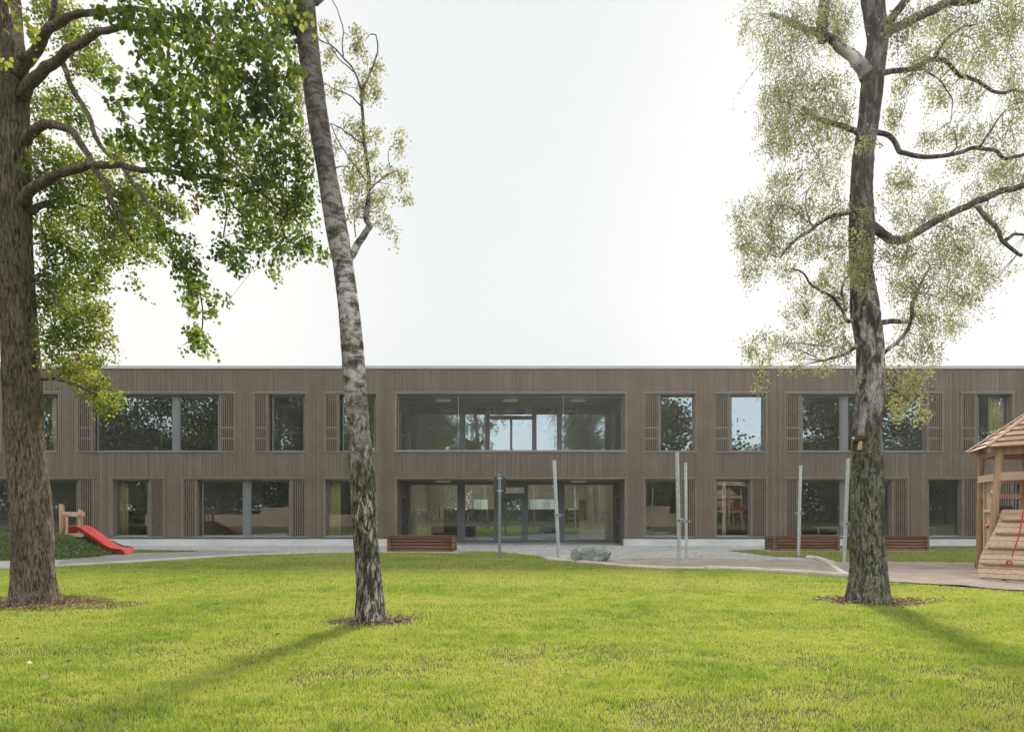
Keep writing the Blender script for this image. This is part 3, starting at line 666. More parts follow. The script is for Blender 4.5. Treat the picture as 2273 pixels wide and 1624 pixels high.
lbox('ceiling_beam', OAK, [(X(px/3.393+837.4, YB+3)-.1, X(px/3.393+837.4, YB+3)+.1, YB+.5, D+11, zt_u-.16, zt_u-.0, .5) for px in (520, 700, 890, 1120, 1300, 1480)])
LIT = bpy.data.materials.new('lit_lamp_disc'); LIT.use_nodes = True; LIT.node_tree.nodes['Principled BSDF'].inputs['Emission Color'].default_value = (1, .88, .70, 1); LIT.node_tree.nodes['Principled BSDF'].inputs['Emission Strength'].default_value = 7.5
for px in (575, 790, 1008, 1230, 1445):
    for yy in (1.0, 3.6, 6.2):
        x = bx0 = X(px/3.393+837.4, YB+yy); m = MB(); m.tube([(x, YB+yy, zfl_u-.302), (x, YB+yy, zfl_u-.34)], .20, 20); m.build('ceiling_lamp', LIT, bld)
# loose things of the hall
def item(name, m, boxes, label, cat, group=None, parts=()):
    mb = MB(); [mb.box(*b) for b in boxes]; o = mb.build(name, m); tag(o, label, cat, group)
    for nm, mm, bs in parts:
        q = MB(); [q.box(*b) for b in bs]; q.build(nm, mm, o)
    return o
yb = YB+4.6
def bx(z, y): return X(z/3.393+837.4, y)
def bz(z, y): return Z(z/3.393+777.6, y)
item('cabinet', GREENB, [(bx(500,yb), bx(1520,yb), yb, yb+.6, .02, bz(1200,yb))], 'long grey green counter across the entrance hall', 'counter', None,
     [('counter_top', GREENB, [(bx(498,yb), bx(1522,yb), yb-.03, yb+.62, bz(1200,yb)+.001, bz(1200,yb)+.04)]), ('drawer_front', INTD, [(bx(500+k*128,yb), bx(504+k*128,yb), yb-.012, yb-.001, .1, bz(1205,yb)) for k in range(1,8)])])
for (a, b, t) in ((425, 750, 'dark green upholstered bench left of the entrance door'), (1250, 1345, 'small dark green bench right of the entrance door')):
    y = YB+1.2; z1 = bz(1375, y)
    item('hall_bench', GREENB, [(bx(a,y), bx(b,y), y, y+.5, .08, z1)], t, 'bench', 'benches in the hall', [('plinth_base', INTD, [(bx(a,y)+.05, bx(b,y)-.05, y+.05, y+.45, .02, .078)])])
y = YB+3.2
item('notice_board', OAK, [(bx(1518,y), bx(1575,y), y, y+.05, bz(1275,y), bz(1120,y))], 'pale oak board hanging at the right of the hall', 'board', None, [('board_disc', SOIL, [(bx(1548,y), bx(1562,y), y-.02, y-.001, bz(1148,y), bz(1135,y))])])
item('wall_panel', WHITE, [(bx(472,y), bx(495,y), y, y+.08, bz(1262,y), bz(1175,y))], 'narrow white panel hanging in the left of the hall', 'panel', None, [('panel_edge', STEELD, [(bx(466,y), bx(471,y), y, y+.08, bz(1262,y), bz(1178,y))])])
for sgn, a0, a1 in ((1, 248, 388), (-1, 1640, 1765)):
    y = YB+1.6; m = MB()
    t = empty('stair_railing', (bx(a0,y), y, .02), ('white stair railing at the left of the entrance hall', 'white stair railing at the right of the entrance hall')[sgn < 0], 'railing', 'stair railings in the hall')
    m.box(bx(a0,y), bx(a1,y), y, y+.1, bz(1240,y), bz(1205,y)); m.build('rail_board', WHITE, t)
    m = MB(); m.box(bx(a0,y), bx(a1,y), y+.02, y+.06, bz(1294,y), bz(1290,y))
    xe = bx(a1 if sgn > 0 else a0, y); q = .42*sgn
    for o_ in (0, .09): m.tube([(xe, y-.03-o_, bz(1300,y)), (xe+q*.4, y-.03-o_, bz(1170,y))], .022, 8)
    for i in range(6): xx = bx(a0,y)+(bx(a1,y)-bx(a0,y))*i/5; m.tube([(xx, y+.04, .02), (xx, y+.04, bz(1240,y))], .012, 6)
    m.build('handrail', WHITE, t)
# curtains
def curtain(px0, px1, row, m, label):
    y = D+RY+.25; x0, x1 = X(px0, y), X(px1, y); z0, z1 = Z(row[2], y)-.05, Z(row[1], y)+.1; nn = 60; V = []; F = MB()
    for i in range(nn+1):
        u = i/nn; xx = x0+(x1-x0)*u; yy = y+.045*math.sin(u*(x1-x0)*46)+.02*math.sin(u*17)
        F.v += [(xx, yy, z0), (xx+.01*math.sin(u*31), yy, (z0+z1)/2), (xx, yy*.4+y*.6, z1)]
    for i in range(nn):
        for k in (0, 1): F.f.append([i*3+k, i*3+3+k, i*3+4+k, i*3+1+k]); F.t.append(.5); F.m.append(0)
    o = F.build('curtain', m, None, True); md = o.modifiers.new('thick', 'SOLIDIFY'); md.thickness = .004
    tag(o, label, 'curtain', 'curtains behind the windows')
    r = MB(); r.tube([(x0-.05, y, z1+.02), (x1+.05, y, z1+.02)], .012, 8); r.build('curtain_rail', STEELD, o)
curtain(116, 127, UP, CURT, 'yellow curtain in the upper window beside the left trunk')
curtain(259, 286, LOW, CURT, 'yellow curtain in the lower window right of the small slide')
curtain(729, 757, LOW, CURT, 'yellow curtain in the lower window behind the slender birch')
curtain(2194, 2232, UP, CURT, 'yellow curtain in the upper window above the play tower roof')
curtain(553, 560, LOW, CURT, 'narrow yellow curtain edge in the wide lower window')
# a table seen in the lower right room
for px0, px1, lab in ((1815, 1850, 'white table in the room behind the middle planter'), (2046, 2066, 'white table in the room right of the lichen covered birch')):
    y = D+2.2; t = empty('room_table', (X(px0, y), y, .2), lab, 'table', 'white tables in the classrooms'); m = MB()
    m.box(X(px0,y), X(px1,y)+.3, y, y+.7, .72, .76); m.build('table_top', WHITE, t)
    for ex in (X(px0,y)+.04, X(px1,y)+.22):
        m = MB(); m.box(ex, ex+.04, y+.05, y+.09, .2, .719); m.build('leg', WHITE, t)
# ------------------------------------------------------------------ trees
def trunk_mesh(name, prof, Y, m, parent, n=72, dz=.035, rid=.02, rz=.5, lump=.05, seed=0, flare=None, gap=None):
    """prof: (centre px, py, width px) from the foot up"""
    zs = np.array([EYE+(HY-p[1])*Y/FPX for p in prof]); xs = np.array([(p[0]-CX)*Y/FPX for p in prof]); rs = np.array([p[2]/2*Y/FPX for p in prof])
    rs = rs*np.cos(np.arctan((prof[0][0]-CX)/FPX)) - .5*lump*rs - .7*rid
    zz = np.arange(-.12, zs.max(), dz); cx = np.interp(zz, zs, xs); rr = np.interp(zz, zs, rs)
    ker = np.ones(9)/9; pad = lambda a: np.convolve(np.pad(a, 4, 'edge'), ker, 'valid'); cx, rr = pad(cx), pad(rr)
    mb = MB()
    for i, z in enumerate(zz):
        fl = max(0, 1-(z+.02)/.55) if flare else 0
        for j in range(n):
            a = 2*math.pi*j/n; ca, sa = math.cos(a), math.sin(a); r = rr[i]
            r += lump*rr[i]*mnoise.noise(Vector((ca*1.3+seed, sa*1.3, z*.9)))
            k = 1/max(r, .05)
            f = mnoise.noise(Vector((ca*9+seed*3, sa*9, z*rz*5+.6*mnoise.noise(Vector((ca*2, sa*2+seed, z*1.5))))))
            f2 = mnoise.noise(Vector((ca*15+seed, sa*15, z*rz*14)))
            r += rid*(1-2.2*abs(f)) + rid*.45*f2
            if fl: r += flare*fl*fl*(.55+.75*abs(math.sin(a*2.5+seed)))
            mb.v.append((cx[i]+ca*r, Y+sa*r, z))
    k = len(zz)
    for i in range(k-1):
        for j in range(n):
            mb.f.append([i*n+j, i*n+(j+1)%n, (i+1)*n+(j+1)%n, (i+1)*n+j]); mb.t.append(.5); mb.m.append(0)
    mb.f.append([(k-1)*n+j for j in range(n)]); mb.t.append(.5); mb.m.append(0)
    return mb.build(name, m, parent, True)
def curve(pts, sub=5):
    """Catmull-Rom through Vectors"""
    p = [pts[0]*2-pts[1]] + list(pts) + [pts[-1]*2-pts[-2]]; out = []
    for i in range(1, len(p)-2):
        for s in range(sub):
            t = s/sub
            out.append(.5*((2*p[i])+(p[i+1]-p[i-1])*t+(2*p[i-1]-5*p[i]+4*p[i+1]-p[i+2])*t*t+(3*p[i]-p[i-1]-3*p[i+1]+p[i+2])*t**3))
    return out + [p[-2]]
class Tree:
    def __init__(s, name, loc, label, Y):
        s.root = empty(name, loc, label, 'tree'); s.Y = Y; s.pale = MB(); s.limb = MB(); s.twig = MB(); s.nodes = []; s.lv = []; s.lt = []
    def branch(s, pts, w0, w1, dy=0.0, y0=0.0, n=12, jit=.14, pale=False):
        k = len(pts); V = [P(p[0], p[1], s.Y+y0+dy*i/(k-1)) for i, p in enumerate(pts)]
        c = curve(V) if k > 2 else [V[0].lerp(V[1], t/4) for t in range(5)]
        c = [v + Vector((mnoise.noise(v*2.1), mnoise.noise(v*2.1+Vector((9,0,0))), mnoise.noise(v*2.1+Vector((0,9,0)))))*.05*min(1, i/3)+Vector((mnoise.noise(v*7), 0, mnoise.noise(v*7+Vector((5,0,0)))))*.018*min(1, i/3) for i, v in enumerate(c)]
        m = len(c); rad = [max(.004, (w0+(w1-w0)*(i/(m-1))**.8)/2*s.Y/FPX) for i in range(m)]
        (s.pale if pale else s.limb).tube(c, rad, n+8*pale, True, jit=jit); s.nodes += c[2:]
    def near(s, v):
        return min(s.nodes, key=lambda q: (q-v).length_squared) if s.nodes else v
    def twigs(s, c, rx, ry, rz, k, r0=.007):
        a = s.near(c)
        for _ in range(k):
            e = c + Vector((random.gauss(0,.45)*rx, random.gauss(0,.45)*ry, random.gauss(0,.45)*rz-.3*rz))
            d = (e-a).length; mid = a.lerp(e, .5)+Vector((random.gauss(0,.06), random.gauss(0,.06), .10+.04*random.random()))*d*.6
            s.twig.tube(curve([a, mid, e], 5), [r0*(1-.8*i/10) for i in range(11)], 5, False)
    def leaves(s, pts, size, tip, tone, ratio=.42, fold=.12):
        n = len(pts); tip = tip/np.linalg.norm(tip, axis=1, keepdims=True); rnd = RNG.normal(0, 1, (n,3))
        nr = np.cross(tip, rnd); nr /= np.linalg.norm(nr, axis=1, keepdims=True); sd_ = np.cross(nr, tip); S = size[:,None]
        f = nr*fold*S
        V = np.stack([pts, pts+tip*.28*S+sd_*ratio*1.05*S+f, pts+tip*.68*S+sd_*ratio*.72*S+f, pts+tip*S, pts+tip*.68*S-sd_*ratio*.72*S+f, pts+tip*.28*S-sd_*ratio*1.05*S+f], 1)
        s.lv.append(V.reshape(-1,3)); s.lt.append(np.repeat(tone, 2))
    def finish(s, m_limb, m_leaf):
        if s.limb.v: s.limb.build('limbs', m_limb, s.root, True)
        if s.pale.v: s.pale.build('pale_limb', PALEB, s.root, True)
        if s.twig.v: s.twig.build('twigs', TWIG, s.root)['kind'] = 'stuff'
        V = np.concatenate(s.lv); n = len(V)//6; k = np.arange(n)*6
        idx = np.stack([k,k+1,k+2,k+3, k,k+3,k+4,k+5], 1).ravel()
        np_mesh('crown', V, 2*n, 4, m_leaf, np.concatenate(s.lt), s.root, idx)
        print('leaves', s.root.name, n)
def sprays(t, c, rx, ry, rz, n, size, tone, hang=1.0, strings=8, tiprand=.55):
    """leaves strung along drooping sprays that fill an ellipsoid with gaps between them"""
    per = max(3, n//strings); pts = []; fine = size < .05 and hasattr(t, 'twig')
    for _ in range(strings):
        u = RNG.normal(0, 1, 3); u *= RNG.random()**(1/2.6)/np.linalg.norm(u)
        st = np.array(c)+u*np.array([rx,ry,rz])*.92
        d = np.array([RNG.normal(0,.5), RNG.normal(0,.5), -hang+RNG.normal(0,.25)]); L = rz*(.6+.9*RNG.random())
        q = RNG.random(per)[:,None]; bow = np.array([RNG.normal(0,.25), RNG.normal(0,.25), 0])
        if fine:
            v_ = [Vector(st+d*(e-.4)*L+bow*e*e*L) for e in (0,.5,1)]; t.twig.tube(v_, [.0032,.0024,.0012], 4, False)
        pts.append(st + d*(q-.4)*L + bow*q*q*L + RNG.normal(0, .035+.045*rx, (per,3)))
    pts = np.concatenate(pts); m = len(pts)
    tip = np.array([0,0,-.75])+RNG.normal(0, tiprand, (m,3))
    t.leaves(pts, size*(.55+.75*RNG.random(m)), tip, np.clip(tone+np.repeat(RNG.normal(0,.13,strings), per)+RNG.normal(0,.17,m), 0, .90))
# ---- linden on the left
LY = 11.8
lin = Tree('linden_tree', P(75,1335,LY)*1.0, 'thick ridged linden trunk at the left with large green leaves hanging over the lawn', LY)
lin.root.location.z = 0
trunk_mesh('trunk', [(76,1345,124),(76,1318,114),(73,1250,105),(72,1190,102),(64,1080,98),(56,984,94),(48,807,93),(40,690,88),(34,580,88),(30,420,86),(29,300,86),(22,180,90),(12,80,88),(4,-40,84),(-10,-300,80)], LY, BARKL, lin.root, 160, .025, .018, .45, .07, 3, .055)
for pts, w0, w1, dy in (
 ([(40,165),(60,140),(85,103),(108,67),(142,49),(180,33),(232,27),(330,22),(430,36)], 30, 7, -1.6),
 ([(88,100),(112,56),(122,0),(128,-80)], 13, 9, -.6),
 ([(52,215),(70,180),(103,152),(129,137),(160,112),(188,90),(219,72),(258,68),(310,64),(400,72),(500,110)], 28, 6, -2.2),
 ([(58,315),(75,297),(92,284),(115,279),(144,284),(170,302),(196,348),(219,387),(236,420),(256,468),(292,536)], 24, 7, -1.2),
 ([(140,140),(155,180),(180,227),(201,276),(214,309),(245,348),(283,385),(324,447),(359,503)], 12, 7, -1.4),
 ([(55,450),(71,427),(97,409),(133,388),(183,372),(236,366),(295,371),(354,378),(471,393),(560,420),(640,470)], 27, 5, -1.8),
 ([(70,470),(95,455),(118,450),(147,444),(200,462)], 18, 6, .8),
 ([(359,503),(383,560),(407,590),(427,630),(442,654),(448,736)], 6, 3, .1),
 ([(440,90),(448,140),(454,180),(446,227)], 6, 3, .0), ([(448,100),(480,118),(510,140),(560,200),(610,280)], 8, 4, -.3),
 ([(480,400),(497,440),(498,524)], 5, 3, .0), ([(240,560),(265,490),(270,470)], 5, 3, .3),
 ([(90,840),(130,842),(165,850),(215,872)], 9, 4, -.2), ([(70,610),(110,640),(150,690),(190,720)], 7, 3, -.4),
 ([(30,-20),(38,60),(47,130)], 22, 16, -.8)):
    lin.branch(pts, w0, w1, dy, -.1)
big = [(250,12,46,30),(320,35,58,46),(400,40,60,56),(480,50,62,60),(560,40,60,50),(620,55,52,60),(655,20,30,40),
 (345,105,42,44),(405,125,56,56),(470,130,60,60),(540,130,60,60),(610,140,50,50),(650,185,26,40),
 (310,185,26,40),(350,205,50,42),(405,210,50,50),(470,215,60,50),(540,220,60,50),(600,230,50,50),(640,260,30,40),
 (262,205,22,34),(285,285,30,34),(340,285,52,40),(400,300,56,50),(470,300,60,50),(330,345,40,34),(400,370,56,40),(250,320,20,22)]
midl = [(540,305,60,50),(612,310,50,50),(665,335,30,40),(470,375,56,40),(545,390,60,50),(612,395,60,50),(672,400,34,40),(540,460,46,38),(600,465,58,45),(662,470,44,44),(480,432,34,26),
 (562,520,46,36),(620,532,50,38),(684,545,34,34),(530,568,36,26),(500,556,36,24),(612,592,18,22),(430,590,38,40),(424,640,32,40),(440,682,40,18),(490,662,26,9),(418,742,26,22),(450,757,28,22),(465,779,14,10),(395,540,40,30),(360,505,44,34),(715,560,14,20)]
low = [(100,240,28,44),(140,215,38,38),(172,262,38,36),(100,310,22,24),(200,150,36,36),(185,80,40,36),(165,115,34,34),(232,150,20,34),(100,360,40,38),(160,360,48,38),(220,385,48,38),(270,340,36,34),(290,400,40,38),
 (120,420,48,38),(180,430,58,40),(240,440,58,40),(300,452,56,38),(350,440,44,38),(385,460,34,28),(110,490,46,38),(170,500,58,40),(240,500,58,38),(310,502,56,36),(120,550,48,38),(180,560,58,38),(250,560,56,32),(310,548,36,26),(345,560,26,20),
 (110,620,38,46),(160,622,54,38),(212,612,36,36),(301,618,7,26)]
yel = [(120,680,38,38),(170,690,50,38),(212,690,38,38),(120,740,38,38),(170,742,50,38),(222,748,36,28),(140,800,46,28),(188,800,46,28),(228,796,22,18),(165,830,46,22),(208,858,42,26),(243,884,32,22),(236,908,26,11),(110,30,40,40),(150,30,40,40)]
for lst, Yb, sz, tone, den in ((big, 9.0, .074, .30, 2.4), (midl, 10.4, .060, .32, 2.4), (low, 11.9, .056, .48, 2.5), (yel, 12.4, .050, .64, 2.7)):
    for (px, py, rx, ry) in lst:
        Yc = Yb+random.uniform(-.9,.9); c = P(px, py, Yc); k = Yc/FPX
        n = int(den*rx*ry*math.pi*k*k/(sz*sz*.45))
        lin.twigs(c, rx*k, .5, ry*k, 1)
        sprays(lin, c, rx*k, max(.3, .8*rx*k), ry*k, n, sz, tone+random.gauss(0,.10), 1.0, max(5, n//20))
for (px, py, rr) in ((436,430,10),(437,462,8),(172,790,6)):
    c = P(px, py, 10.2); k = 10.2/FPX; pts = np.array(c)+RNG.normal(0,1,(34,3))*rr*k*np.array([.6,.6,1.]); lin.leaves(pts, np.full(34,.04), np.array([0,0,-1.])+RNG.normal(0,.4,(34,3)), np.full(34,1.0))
# leaves in front of the trunk, top left, sunlight put into their brighter tone
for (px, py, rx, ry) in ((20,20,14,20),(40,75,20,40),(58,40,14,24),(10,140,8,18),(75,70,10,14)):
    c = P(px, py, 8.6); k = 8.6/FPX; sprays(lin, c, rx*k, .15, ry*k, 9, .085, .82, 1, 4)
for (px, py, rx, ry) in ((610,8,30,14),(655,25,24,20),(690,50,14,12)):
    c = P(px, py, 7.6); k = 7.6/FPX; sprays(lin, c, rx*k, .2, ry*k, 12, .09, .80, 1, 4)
for _ in range(120):                                    # unseen crown above the frame and towards the viewer, added to shade the trunk
    Yc = random.uniform(4.5, 13); c = Vector((random.uniform(-12, -.8), Yc, EYE+.80*Yc+random.uniform(1.5, 6.5)))
    sprays(lin, c, 1.1, 1.1, .7, 130, .15, .36, 1.0, 10)
for _ in range(60):  # unseen leaf masses left of the frame, added to darken the trunk
    Yc = random.uniform(6, 13); c = Vector((-.80*Yc-random.uniform(1.0, 4), Yc, random.uniform(4, 11)))
    sprays(lin, c, 1.0, 1.0, .8, 110, .13, .36, 1.0, 10)
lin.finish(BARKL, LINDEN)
# ---- slender leaning birch
BY = 9.8
b1 = Tree('birch_tree', P(825,1378,BY), 'slender leaning birch with white patched bark in the middle of the lawn', BY); b1.root.location.z = 0
prof1 = [(825,1392,72),(824,1378,66),(821,1300,60),(811,1190,58),(806,1072,62),(797,954,51),(789,866,52),(782,777,51),(774,680,49),(762,589,48),(742,479,51),(723,368,47.5),(706,258,50),(690,147,48),(681,74,48),(676,0,46),(668,-140,44),(650,-320,40)]
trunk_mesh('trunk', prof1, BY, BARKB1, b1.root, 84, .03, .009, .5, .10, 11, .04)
for pts, w0, w1, dy in (
 ([(672,84),(655,59),(632,38),(604,22),(560,-10)], 18, 9, .4),
 ([(700,6),(716,-8),(740,-60)], 16, 10, .3),
 ([(768,590),(782,558),(803,527),(820,505),(812,482),(816,442),(817,423),(812,313),(803,199)], 20, 7, .9),
 ([(803,199),(785,160),(762,125),(730,100),(700,85)], 5, 2.5, .6), ([(803,199),(832,147),(838,96),(834,78),(822,75)], 5, 2, .3),
 ([(762,125),(756,60),(735,0)], 3, 2, .3), ([(785,160),(745,120),(706,55)], 3, 2, .3),
 ([(808,320),(772,296),(734,276)], 4, 2, .4), ([(812,400),(770,345),(734,275)], 3, 2, .2), ([(802,236),(775,212),(729,191)], 4, 2, .4),
 ([(820,424),(850,395),(884,379)], 4, 2, .3), ([(866,376),(864,340),(866,320)], 2, 1.4, .1), ([(790,527),(786,480),(782,450)], 3, 1.5, .1), ([(745,373),(762,370),(775,372)], 3, 2, .1)):
    b1.branch(pts, w0, w1, dy, 0, 10)
bl1 = [(727,64,18,18),(790,85,22,26),(800,110,20,22),(834,150,20,20),(815,170,34,20),(810,200,30,22),(838,205,22,20),(757,180,18,14),(735,120,16,20),(740,205,24,14),(725,135,10,14),
 (782,285,32,22),(805,300,30,20),(832,300,18,18),(748,320,12,20),(891,308,18,20),(888,330,14,14),(795,350,30,22),(790,380,34,24),(830,385,20,16),(863,380,20,14),(890,385,22,14),(800,410,40,20),(890,410,12,12),(905,440,20,14),(845,435,30,22),(795,450,30,22),(785,480,16,16),(850,480,24,16),(868,505,18,16),(876,530,9,12),(825,455,22,26),(780,410,20,18),(820,345,22,20),
 (660,200,14,30),(664,240,14,24),(670,150,12,20),(672,300,14,30),(690,330,10,26),(655,110,12,20)]
for (px, py, rx, ry) in bl1:
    Yc = BY+.5+random.uniform(-.35,.5); c = P(px, py, Yc); k = Yc/FPX; sz = .036; n = int(1.25*rx*ry*math.pi*k*k/(sz*sz*.45))
    b1.twigs(c, rx*k, .15, ry*k, 2, .0035); sprays(b1, c, rx*k, .8*rx*k, ry*k, n, sz, .62, 1.0, max(4, n//12), .6)
for _ in range(16):  # unseen crown above the frame, added to shade the upper stem
    Yc = random.uniform(7.5, 12); c = Vector((random.uniform(-5, -1.5), Yc, EYE+.78*Yc+random.uniform(1.2, 3.5)))
    sprays(b1, c, .8, .8, .6, 110, .08, .5, 1.0, 10)
b1.finish(BARKB1, BIRCHL)
# ---- lichen covered birch on the right
CY = 11.9
b2 = Tree('birch_tree', P(1928,1334,CY), 'thick upright birch with lichen covered bark and a nest box on its side', CY); b2.root.location.z = 0
prof2 = [(1927,1345,106),(1927,1330,101),(1927,1268,88),(1925.5,1197,83),(1925.5,1057,77),(1923.5,953,70),(1933,883,72),(1932.5,777,66),(1920,691,74),(1911,600,54),(1912.5,510,62),(1911,424,52),(1917,333,50),(1927.5,272,50),(1933.5,212,53),(1939.5,151,53),(1949,91,51),(1936.5,0,53),(1930,-120,50),(1925,-320,46)]
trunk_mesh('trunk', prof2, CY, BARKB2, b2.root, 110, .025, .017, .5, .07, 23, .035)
def q(a, oy=0): return [(x/1.9765*.598+1585, y/1.9765*.598+oy) for x, y in a]
for pts, w0, w1, dy in (
 (q([(1130,560),(1060,480),(1000,410),(890,325),(790,265),(650,200),(500,130),(400,105)]), 34, 8, .6),
 (q([(800,290),(795,200),(810,60),(820,-60)]), 25, 22, .3),
 (q([(1210,300),(1290,230),(1400,170),(1550,95),(1700,30),(1950,-10)]), 22, 18, .7), (q([(1240,230),(1310,130),(1400,10),(1450,-80)]), 20, 16, -.4),
 (q([(1200,530),(1280,520),(1450,510),(1600,450),(1700,460),(1780,540),(1900,590),(2060,680),(2200,665),(2300,690)]), 13, 6, .5),
 (q([(1620,435),(1700,300),(1830,210),(1920,180)]), 10, 4, .3), (q([(1540,510),(1700,650),(1755,740),(1730,890)]), 4, 1.5, .2), (q([(1800,260),(1900,300),(1950,380)]), 3, 1.5, .2),
 (q([(1080,1000),(1030,970),(930,920),(790,880),(700,830),(650,785)]), 15, 9, -.3), (q([(700,840),(640,830),(600,870),(620,920)]), 4, 2, .1),
 (q([(1160,960),(1310,1020),(1370,1110),(1520,1150),(1700,1145),(1920,1090),(2060,1110),(2130,1175),(2290,1130)]), 12, 7, .6), (q([(1950,1080),(2080,870),(2200,760)]), 5, 2, .2), (q([(1700,1145),(1780,1080),(1760,960)]), 4, 2, .2),
 (q([(1150,270),(1210,320),(1320,380),(1480,320),(1700,190),(1900,110),(2100,20),(2300,-30)], 418.7), 22, 13, .5), (q([(1930,130),(2050,270),(2120,400),(2260,480)], 418.7), 11, 7, -.3), (q([(2140,375),(2200,340),(2290,345)], 418.7), 8, 5, .1),
 (q([(1050,150),(985,165),(830,220),(700,310),(560,410),(480,500)], 418.7), 14, 4, -.4), (q([(730,280),(690,200),(670,100),(700,0)], 418.7), 5, 2, .1), (q([(690,250),(600,170),(500,130)], 418.7), 4, 2, .1),
 (q([(1100,960),(1050,975),(990,975),(960,900),(850,790),(740,720),(650,620),(560,590)], 418.7), 11, 3, -.5), (q([(965,900),(945,760),(960,680),(1060,630)], 418.7), 7, 3, -.4),
 (q([(1200,990),(1270,980),(1430,965),(1450,850),(1500,720),(1580,570)], 418.7), 15, 4, -.2), (q([(1240,1210),(1350,1120),(1420,1020),(1440,965)], 418.7), 9, 7, -.1),
 (q([(1080,1130),(1030,1160),(940,1220),(810,1265)], 418.7), 11, 6, -.3), (q([(945,1215),(900,1170),(840,1150)], 418.7), 3, 1.5, .1), (q([(1260,1380),(1300,1400),(1290,1480)], 418.7), 5, 3, -.3)):
    b2.branch(pts, w0, w1, dy, -.05, 12, pale=(w0 == 34))
bl2 = [(1690,30,56,38),(1662,72,22,28),(1740,65,56,56),(1800,50,58,56),(1858,60,36,56),(1700,120,38,38),(1760,140,58,46),(1740,185,48,38),(1715,212,46,38),(1790,212,66,46),(1850,195,46,38),(1720,262,46,38),(1790,272,66,46),(1858,255,36,46),(1728,312,44,36),(1800,330,66,46),(1866,335,26,46),
 (1760,388,44,26),(1830,392,46,36),(1720,405,26,18),(1660,484,44,44),(1720,470,56,42),(1790,464,46,36),(1850,470,36,46),(1650,540,26,36),(1700,540,56,42),(1770,545,56,36),(1838,542,46,36),(1668,602,32,30),(1738,602,44,26),(1848,602,36,36),(1902,560,44,54),(1905,610,36,34),(1925,310,18,28),(1928,470,18,26),
 (1800,650,46,30),(1860,660,36,36),(1770,692,46,30),(1840,712,46,36),(1700,752,42,26),(1662,772,22,26),(1750,762,46,30),(1820,762,56,32),(1872,772,26,36),(1682,802,30,24),(1690,838,18,26),(1752,812,36,11),(1830,816,36,16),(1886,826,9,9),
 (2000,60,36,46),(2060,40,46,36),(2120,60,56,56),(2200,60,56,56),(2250,40,36,56),(2030,140,46,36),(2100,130,56,46),(2180,140,56,46),(2250,160,36,56),(2000,200,26,26),(2080,212,36,26),(2150,205,36,36),(2255,225,30,46),(1984,262,24,36),(2100,300,44,26),(2160,295,46,36),(2232,300,42,44),(2060,312,24,24),(2140,362,44,24),(2220,372,46,36),
 (2000,402,36,36),(2080,432,44,30),(2180,432,46,36),(2252,422,36,46),(2000,472,46,36),(2060,480,46,36),(2130,512,56,40),(2200,502,36,36),(1990,562,46,46),(2060,562,56,46),(2130,572,56,46),(2182,602,32,44),(2010,632,46,36),(2080,642,56,46),(2140,662,40,36),(2030,702,46,36),(2090,712,46,36),(2128,722,28,24),(2000,770,36,36),(2058,768,36,36),(2075,806,16,24),
 (2005,845,34,34),(2025,885,42,38),(1998,900,22,28),(2055,918,20,12),(1985,860,12,50),(2240,600,26,10),(2040,930,10,14)]
for (px, py, rx, ry) in bl2:
    Yc = CY+random.uniform(-1.1,1.3) if not 1880 < px < 1940 else CY-.75
    if py > 815: Yc = CY+random.uniform(-.4,.3)
    c = P(px, py, Yc); k = Yc/FPX; sz = .033; n = int(1.08*random.uniform(.6,1.4)*rx*ry*math.pi*k*k/(sz*sz*.45))
    b2.twigs(c, rx*k, .4, ry*k, 3, .0045); sprays(b2, c, rx*k, .8*rx*k, ry*k, n, sz, .5+random.gauss(0,.07)+(.22 if py > 800 else 0), 1.0, max(6, n//24), .6)
for _ in range(42):  # out-of-frame sprays added to keep the upper trunk in shade
    Yc = random.uniform(7.5, 14); c = Vector((random.uniform(3.5, 10), Yc, EYE+.78*Yc+random.uniform(1.2, 4.5)))
    sprays(b2, c, .9, .9, .7, 130, .09, .5, 1.0, 10)
b2.finish(BARKB2, BIRCHL)
# ---- mossy nest box on the birch
ny = CY-.05; nx0, nx1 = (1870-CX)*ny/FPX, (1894-CX)*ny/FPX; nz0, nz1 = EYE+(HY-1003.5)*ny/FPX, EYE+(HY-973)*ny/FPX
MOSS = M('mossy_board', 0.95, 0.05); MOSS.col(MOSS.ramp(MOSS.noise(28, (1,1,1), 5, .7), [(0.38,(0.055,0.042,0.035)),(0.52,(0.072,0.060,0.022)),(0.7,(0.12,0.105,0.032))])).bump(MOSS.noise(60,(1,1,1),4), .8, .01); MOSS = MOSS.m
nb = empty('nest_box', (nx1, ny, nz0), 'small mossy wooden nest box fixed to the lichen covered birch', 'nest box')
def quadprism(o, m, nm, xs, ys, par):
    mb = MB(); (xa, za), (xb_, zb_), (xc, zc), (xd, zd) = xs; y0, y1 = ys
    mb.v += [(xa,y0,za),(xb_,y0,zb_),(xc,y0,zc),(xd,y0,zd),(xa,y1,za),(xb_,y1,zb_),(xc,y1,zc),(xd,y1,zd)]
    for f in ((0,1,2,3),(7,6,5,4),(0,4,5,1),(1,5,6,2),(2,6,7,3),(3,7,4,0)): mb.f.append(list(f)); mb.t.append(.5); mb.m.append(0)
    return mb.build(nm, m, par)
wN = nx1-nx0; hN = nz1-nz0; yA, yB_ = ny-.46, ny-.27
quadprism(None, MOSS, 'side_board', [(nx0+.03,nz0),(nx1,nz0),(nx1,nz1-.03),(nx0+.06,nz1-.03)], (yA+.01, yB_), nb)
quadprism(None, PALE, 'front_panel', [(nx0+.022,nz0+.004),(nx0+.10,nz0+.004),(nx0+.105,nz1-.085),(nx0+.05,nz1-.085)], (yA-.006, yA+.009), nb)
